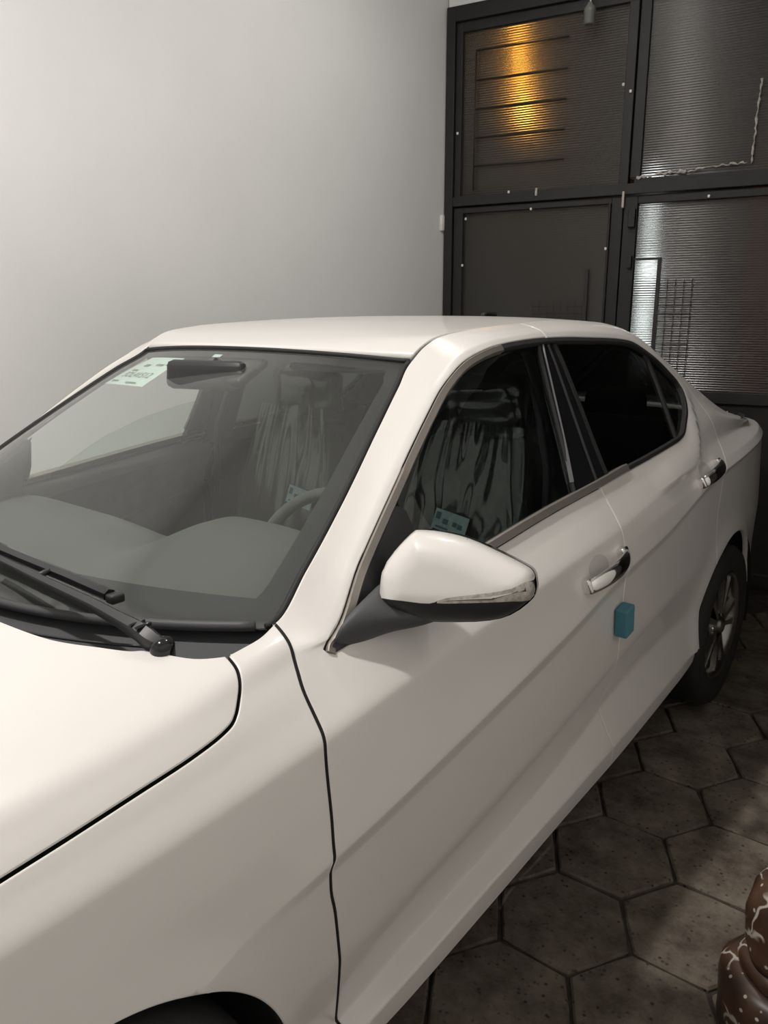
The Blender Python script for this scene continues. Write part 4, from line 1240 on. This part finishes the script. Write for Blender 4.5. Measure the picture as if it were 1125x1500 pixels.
# ---- scuttle and wipers
def scuttle():
    us_ = np.linspace(-.99, .99, 60); V = []
    top = ws(us_, np.full(60, -.02))
    for k in range(60):
        t = top[k]
        for q in np.linspace(0, 1, 6):
            V.append((t[0] * (1 + .01 * q), t[1] - .19 * q + .02, t[2] - .012 - .030 * q - .012 * math.sin(math.pi * q)))
    return mobj('scuttle_panel', V, grid_faces(60, 6, True), 'grey_plastic', car)
scuttle()
us_ = np.linspace(-.9, .80, 50); P = ws(us_, np.full(50, -.02)); P[:, 1] -= .055; P[:, 2] -= .020
MB().tube([Vector(p) for p in P], .003, 6).build('scuttle_groove', 'black_plastic', car)
def wiper(flip=False):
    arm_pts = [(.618, .398, .958), (.600, .393, .965), (.577, .391, .974), (.52, .391, .980), (.46, .391, .986), (.312, .381, 1.001), (.181, .376, 1.013), (.06, .377, 1.020)]
    mb = MB(); A = [Vector(p) for p in arm_pts]
    V = []; wd = [.010, .0135, .013, .0105, .0095, .008, .0065, .0055]; hh = [.010, .014, .012, .009, .008, .007, .006, .005]
    for i, p in enumerate(A):
        t = (A[min(i + 1, len(A) - 1)] - A[max(0, i - 1)]).normalized(); sd = Vector((0, -.45, .9)).cross(t).normalized(); up = t.cross(sd)
        if up.z < 0: up = -up
        for (x, z) in ((-1, -1), (-1, .4), (-.6, 1), (.6, 1), (1, .4), (1, -1)): V.append(p + sd * wd[i] * x + up * hh[i] * z)
    F = []
    for i in range(len(A) - 1):
        for k in range(6): F.append((i * 6 + k, i * 6 + (k + 1) % 6, (i + 1) * 6 + (k + 1) % 6, (i + 1) * 6 + k))
    F += [tuple(range(6)), tuple((len(A) - 1) * 6 + k for k in range(6))]
    o = sharp(mobj('wiper', V, F, 'black_plastic', car), 40)
    tag(o, 'black wiper arm with blade')
    MB().lathe([(0, -.022), (.019, -.022), (.019, .004), (.015, .012), (0, .014)], 20, c=(.619, .400, .955)).build('pivot_cap', 'gloss_black', o)
    for q in (.588, .572):
        MB().box((q, .391, .984), (.006, .028, .006), bev=.002).build('hinge_ridge', 'gloss_black', o)
    B = [Vector((.438, .432, .986)), Vector((.334, .420, .999)), Vector((.20, .408, 1.010)), Vector((.06, .402, 1.019)), Vector((-.10, .405, 1.024))]
    V = []
    for i, p in enumerate(B):
        for (yy, zz) in ((-.013, -.004), (-.011, .006), (-.002, .012), (.008, .008), (.012, -.002), (.003, -.008)): V.append(p + Vector((0, yy, zz)))
    F = []
    for i in range(len(B) - 1):
        for k in range(6): F.append((i * 6 + k, i * 6 + (k + 1) % 6, (i + 1) * 6 + (k + 1) % 6, (i + 1) * 6 + k)[::-1])
    F += [tuple(range(6))[::-1], tuple((len(B) - 1) * 6 + k for k in range(6))]
    sharp(mobj('blade', V, F, 'gloss_black', o), 40)
    MB().tube([p + Vector((0, .006, -.012)) for p in B], .0045, 6).build('blade_rubber', 'rubber', o)
    MB().box((.448, .434, .984), (.022, .026, .016), bev=.004).build('blade_end', 'black_plastic', o)
    MB().tube([Vector((.30, .381, 1.004)), Vector((.295, .400, 1.006)), Vector((.29, .412, 1.004))], .006, 8).build('blade_link', 'black_plastic', o)
wiper()

# ---- cabin
def dashboard():
    nx, ny = 70, 26; V = []
    X = np.linspace(-.70, .70, nx)
    for x in X:
        hump = math.exp(-((x - .31) / .215) ** 4); ph = math.exp(-((x + .36) / .30) ** 4)
        for q in np.linspace(0, 1, ny):
            y0 = .46 + .14 * (abs(x) / .7) ** 2.2; y1 = .90 + .05 * hump - .02 * ph
            y = y0 + (y1 - y0) * min(1, q / .72)
            qq = min(1, max(0, (q - .12) / .46)); top = .915 + .080 * hump * qq * qq * (3 - 2 * qq) + .028 * ph * min(1, max(0, q / .5))
            z = top if q < .66 else top - .42 * ((q - .66) / .34) ** 1.3
            if q > .72: y = y1 + .03 * math.sin((q - .72) / .28 * 3.14) - .12 * (q - .72) / .28
            V.append((x, y, z))
    return mobj('dashboard', V, grid_faces(nx, ny, False), 'dash', car)
dashboard()
def steering():
    c = Vector((.37, .985, .865)); tilt = math.radians(27)
    R = Matrix.Rotation(-tilt, 3, 'X')
    mb = MB(); n = 56; pts = [c + R @ Vector((.188 * math.cos(2 * math.pi * k / n), 0, .188 * math.sin(2 * math.pi * k / n))) for k in range(n + 1)]
    mb.tube(pts, .0155, 10, cap=False)
    o = mb.build('steering_wheel', 'dash', car)
    MB().box(c, (.15, .05, .12), rot=R, bev=.02).build('hub_pad', 'cabin', o)
    for a in (5, 175, 270):
        d = R @ Vector((math.cos(math.radians(a)), 0, math.sin(math.radians(a))))
        MB().tube([c + d * .05, c + d * .18], [.018, .013], 8).build('spoke', 'cabin', o)
    MB().tube([c + R @ Vector((0, -.02, 0)), c + R @ Vector((0, -.10, -.01))], .035, 14).build('column', 'cabin', o)
steering()
def rounded_block(name, c, d, rot, mat, parent, bev=.05, lev=2, fn=None):
    mb = MB().box((0, 0, 0), d, bev=bev); bm = bmesh.new()
    me = bpy.data.meshes.new(name); me.from_pydata(mb.v, [], mb.f); bm.from_mesh(me)
    bmesh.ops.subdivide_edges(bm, edges=bm.edges[:], cuts=2, use_grid_fill=True)
    for v in bm.verts:
        if fn: v.co = fn(v.co)
        v.co = rot @ v.co + Vector(c)
    bm.to_mesh(me); bm.free(); me.materials.append(M[mat]); me.polygons.foreach_set('use_smooth', [True] * len(me.polygons))
    o = bpy.data.objects.new(name, me); COL.objects.link(o); o.parent = parent
    return o
def seat(x, label):
    I3 = Matrix.Identity(3)
    o = rounded_block('front_seat', (x, 1.36, .50), (.48, .52, .16), Matrix.Rotation(math.radians(6), 3, 'X'), 'fabric', car, bev=.06)
    tag(o, label)
    RB = Matrix.Rotation(math.radians(-16), 3, 'X')
    def taper(v):
        k = 1 - .20 * max(0, (v.z + .05) / .35) ** 2
        return Vector((v.x * k, v.y - .02 * math.cos(v.x * 6), v.z))
    rounded_block('backrest', (x, 1.66, .80), (.47, .13, .60), RB, 'fabric', o, bev=.055, fn=taper)
    hd = rounded_block('headrest', (x, 1.745, 1.175), (.26, .10, .17), Matrix.Rotation(math.radians(-6), 3, 'X'), 'fabric', o, bev=.042)
    for sg in (-1, 1):
        MB().tube([Vector((x + sg * .06, 1.735, 1.02)), Vector((x + sg * .06, 1.745, 1.12))], .006, 8).build('headrest_post', 'chrome', o)
    # crumpled clear film slipped over backrest, headrest and cushion
    rg = np.random.default_rng(int(100 + x * 10))
    ph = rg.uniform(0, 6.28, 12); am = rg.uniform(.4, 1, 12); fq = rg.uniform(5, 30, 12); sl = rg.uniform(-12, 12, 12)
    def wr(u, v):
        return sum(a * math.sin(f * u + s * v + p) for a, f, s, p in zip(am, fq, sl, ph)) / 6
    nu, nv = 61, 41; V = []
    for i in range(nu):
        u = -1 + 2 * i / (nu - 1)
        for j in range(nv):
            v = j / (nv - 1)
            k = 1 - .20 * max(0, (v * .64 - .27) / .35) ** 2
            px = .252 * u * k; bulge = -.080 - .028 * (1 - u * u) + (.085 * max(0, abs(u) - .8) / .2) - .014 * wr(u, v)
            pz = -.31 + .63 * v + .006 * wr(u + 3, v)
            p = RB @ Vector((px, bulge, pz)) + Vector((x, 1.66, .80)); V.append(p)
    tag(mobj('plastic_cover', V, grid_faces(nu, nv), 'film', o), 'crumpled clear plastic cover')
    V = []; nu2, nv2 = 31, 21
    for i in range(nu2):
        a = 2 * math.pi * i / (nu2 - 1)
        for j in range(nv2):
            v = j / (nv2 - 1); f = 1.0 - .25 * max(0, v - .8) / .2
            ca, sa = math.cos(a), math.sin(a); ex = .7
            px = .143 * f * (abs(ca) ** ex) * (1 if ca > 0 else -1); py = .064 * f * (abs(sa) ** ex) * (1 if sa > 0 else -1)
            n_ = .007 * wr(a * .3, v * 3)
            V.append((x + px * (1 + n_ * 8), 1.745 + py * (1 + n_ * 10) - .01 * v, 1.065 + .205 * v + n_))
    mobj('headrest_cover', V, grid_faces(nu2, nv2), 'film', o)
    V = []
    for i in range(41):
        u = -1 + 2 * i / 40
        for j in range(31):
            v = j / 30; V.append((x + .25 * u, 1.10 + .52 * v, .592 + .012 * v * 2 - .05 * abs(u) ** 4 - .03 * (1 - min(1, v * 4)) + .008 * wr(u, v)))
    mobj('cushion_cover', V, grid_faces(41, 31), 'film', o)
    return o, RB
sd, RB = seat(.37, 'driver seat under crumpled clear plastic')
sp, _ = seat(-.36, 'front passenger seat under crumpled clear plastic')
def seat_tag(x, dx, dz, o, rotdeg, w=.115, h=.058):
    """small printed card on the film"""
    R = RB @ Matrix.Rotation(math.radians(rotdeg), 3, 'Y')
    c = RB @ Vector((dx, -.128, dz)) + Vector((x, 1.66, .80))
    t = MB().box(c, (w, .002, h), rot=R).build('printed_card', 'tag_card', o, smooth=False)
    tag(t, 'pale blue printed card on the plastic')
    for (ix, iz, iw, ih) in ((-.38, .18, .14, .36), (-.14, -.02, .16, .26), (.14, -.02, .12, .22), (.30, -.06, .14, .24), (-.2, -.36, .38, .10)):
        cc = c + R @ Vector((ix * w, -.0014, iz * h)); MB().box(cc, (iw * w, .0006, ih * h), rot=R).build('card_print', 'tag_ink', o, smooth=False)
seat_tag(.37, .0, .030, sd, 8)
seat_tag(-.36, .140, .02, sp, 8)
# rear bench
rb = rounded_block('rear_seat', (0, 2.28, .50), (1.24, .50, .18), Matrix.Identity(3), 'fabric', car, bev=.06)
rounded_block('backrest', (0, 2.52, .80), (1.22, .15, .56), Matrix.Rotation(math.radians(-22), 3, 'X'), 'fabric', rb, bev=.05)
for sx in (-.38, .38): rounded_block('headrest', (sx, 2.64, 1.10), (.24, .09, .13), Matrix.Identity(3), 'fabric', rb, bev=.04)
MB().box((0, 2.88, .985), (1.15, .36, .02)).build('parcel_shelf', 'void', car, smooth=False)
# inner door trims, pillars and roof lining
def inner(name, y0, y1, s0, s1, off, mat, ny, ns, parent=car):
    Y = np.linspace(y0, y1, ny); S = np.linspace(s0, s1, ns); yy, ss = np.meshgrid(Y, S, indexing='ij')
    P, _, _, N = frame_at(yy.ravel(), ss.ravel()); P = P - N * off
    both(name, P, grid_faces(ny, ns), mat, parent, parent)
inner('door_trim', .62, 1.60, 3, 8.86, .075, 'cabin', 40, 14); inner('door_trim', 1.63, 2.45, 3, 8.86, .075, 'cabin', 30, 14)
for (y0, y1) in ((.62, 1.60), (1.63, 2.45)):
    Y = np.linspace(y0, y1, 30); P1, _, _, N1 = frame_at(Y, np.full(30, 8.9)); A1 = P1 - N1 * .014; A2 = surf(Y, np.full(30, 8.86)) - frame_at(Y, np.full(30, 8.86))[3] * .075
    both('window_ledge', np.concatenate([A1, A2]), [(i, i + 1, 30 + i + 1, 30 + i) for i in range(29)], 'black_plastic', car, car)
inner('sail_lining', .62, .885, 8.8, 10.2, .030, 'cabin', 14, 10)
inner('pillar_lining', .60, 1.25, 10.15, 12., .024, 'cabin', 40, 8)
inner('pillar_lining', 1.56, 1.70, 8.9, 10.3, .055, 'cabin', 6, 20)
inner('roof_rail_lining', 1.25, 2.30, 10.2, 12., .030, 'headliner', 30, 8)
inner('rear_pillar_lining', 2.44, 3.1, 8.6, 12., .03, 'cabin', 20, 12)
patch('headliner', lambda u, v: roof(u * .98, .01 + v * .98), np.linspace(-1, 1, 30), np.linspace(0, 1, 24), 'headliner', off=.030)
for sx in (-.30, .30):
    P = ws(np.array([sx - .2, sx + .2]) / .52, np.array([.97, .97]))
    MB().box((sx, 1.245, 1.318), (.36, .14, .016), rot=Matrix.Rotation(math.radians(8), 3, 'X'), bev=.007).build('sun_visor', 'cabin', car)
# interior mirror with its foot
im = rounded_block('interior_mirror', (.0, 1.010, 1.293), (.23, .035, .072), Matrix.Rotation(math.radians(14), 3, 'Z') @ Matrix.Rotation(math.radians(-8), 3, 'X'), 'black_plastic', car, bev=.016)
MB().tube([Vector((.01, 1.045, 1.325)), Vector((.01, 1.01, 1.285))], .014, 10).build('mirror_stalk', 'black_plastic', im)
MB().box((.02, 1.060, 1.300), (.20, .11, .024), rot=Matrix.Rotation(math.radians(28), 3, 'X'), bev=.008).build('sensor_cover', 'black_plastic', im)
MB().box((-.052, 1.092, 1.334), (.030, .012, .002), rot=Matrix.Rotation(math.radians(30), 3, 'X')).build('white_dot', 'label_paper', im, smooth=False)  # small white rectangle by the mirror foot
# seat belts by the middle pillars
for sg in (1, -1):
    MB().tube([Vector((sg * .555, 1.62, 1.31)), Vector((sg * .60, 1.60, 1.20)), Vector((sg * .65, 1.57, 1.05)), Vector((sg * .66, 1.56, .80))], .012, 6).build('seat_belt', 'grey_plastic', car)

# ---- paper label behind the windscreen
def label():
    q = np.array([(-.735, .947), (-.343, .937), (-.311, .749), (-.808, .759)])
    def at(a, b, off=.006):
        uv = (q[0] * (1 - a) + q[1] * a) * (1 - b) + (q[3] * (1 - a) + q[2] * a) * b
        P = ws(uv[:1], uv[1:])[0]; return P + np.array([0, .55, -.83]) * off
    V = [at(i / 8, j / 8, .004) for i in range(9) for j in range(9)]
    o = mobj('paper_label', V, grid_faces(9, 9, True), 'label_paper', wsx)
    tag(o, 'pale printed paper label behind the glass')
    def bar(a0, a1, b0, b1):
        V = [at(a, b, .0025) for a in (a0, .5 * (a0 + a1), a1) for b in (b0, b1)]
        mobj('print_block', V, [(0, 1, 3, 2), (2, 3, 5, 4)], 'label_ink', wsx, smooth=False)
    bar(.84, .94, .10, .30); bar(.60, .78, .26, .32); bar(.30, .44, .28, .36); bar(.10, .30, .86, .90); bar(.55, .80, .90, .94); bar(.18, .34, .48, .53)
    # the printed serial
    cu = bpy.data.curves.new('serial', 'FONT'); cu.body = 'SOL41512'; cu.size = 1.; cu.resolution_u = 2
    to = bpy.data.objects.new('serial', cu); COL.objects.link(to)
    dg = bpy.context.evaluated_depsgraph_get(); me = bpy.data.meshes.new_from_object(to.evaluated_get(dg))
    xs = [v.co.x for v in me.vertices]; w = max(xs); h = max(v.co.y for v in me.vertices)
    for v in me.vertices:
        v.co = Vector(at(.16 + .72 * v.co.x / w, .74 - .17 * v.co.y / h, .0025))
    bpy.data.objects.remove(to)
    me.materials.clear(); me.materials.append(M['label_ink'])
    t = bpy.data.objects.new('printed_serial', me); COL.objects.link(t); t.parent = wsx
label()

# ---- blue foam pad stuck on the door edge
fp = np.array([1.588]); fz = np.array([.684])
P, Py, Ps, N = frame_at(fp, at_z(fp, fz)); n = Vector(N[0]); t = Vector(Py[0]).normalized(); up = n.cross(t)
if up.z < 0: up = -up
t = up.cross(n)
R3 = Matrix((t, n, up)).transposed()
fo = MB().box((0, 0, 0), (.052, .034, .078), bev=.005).build('foam_pad', 'foam', smooth=False)
fo.matrix_world = Matrix.Translation(Vector(P[0]) + n * .0185) @ R3.to_4x4()
tag(fo, 'small blue foam block stuck on the door edge below the handle', 'foam block')
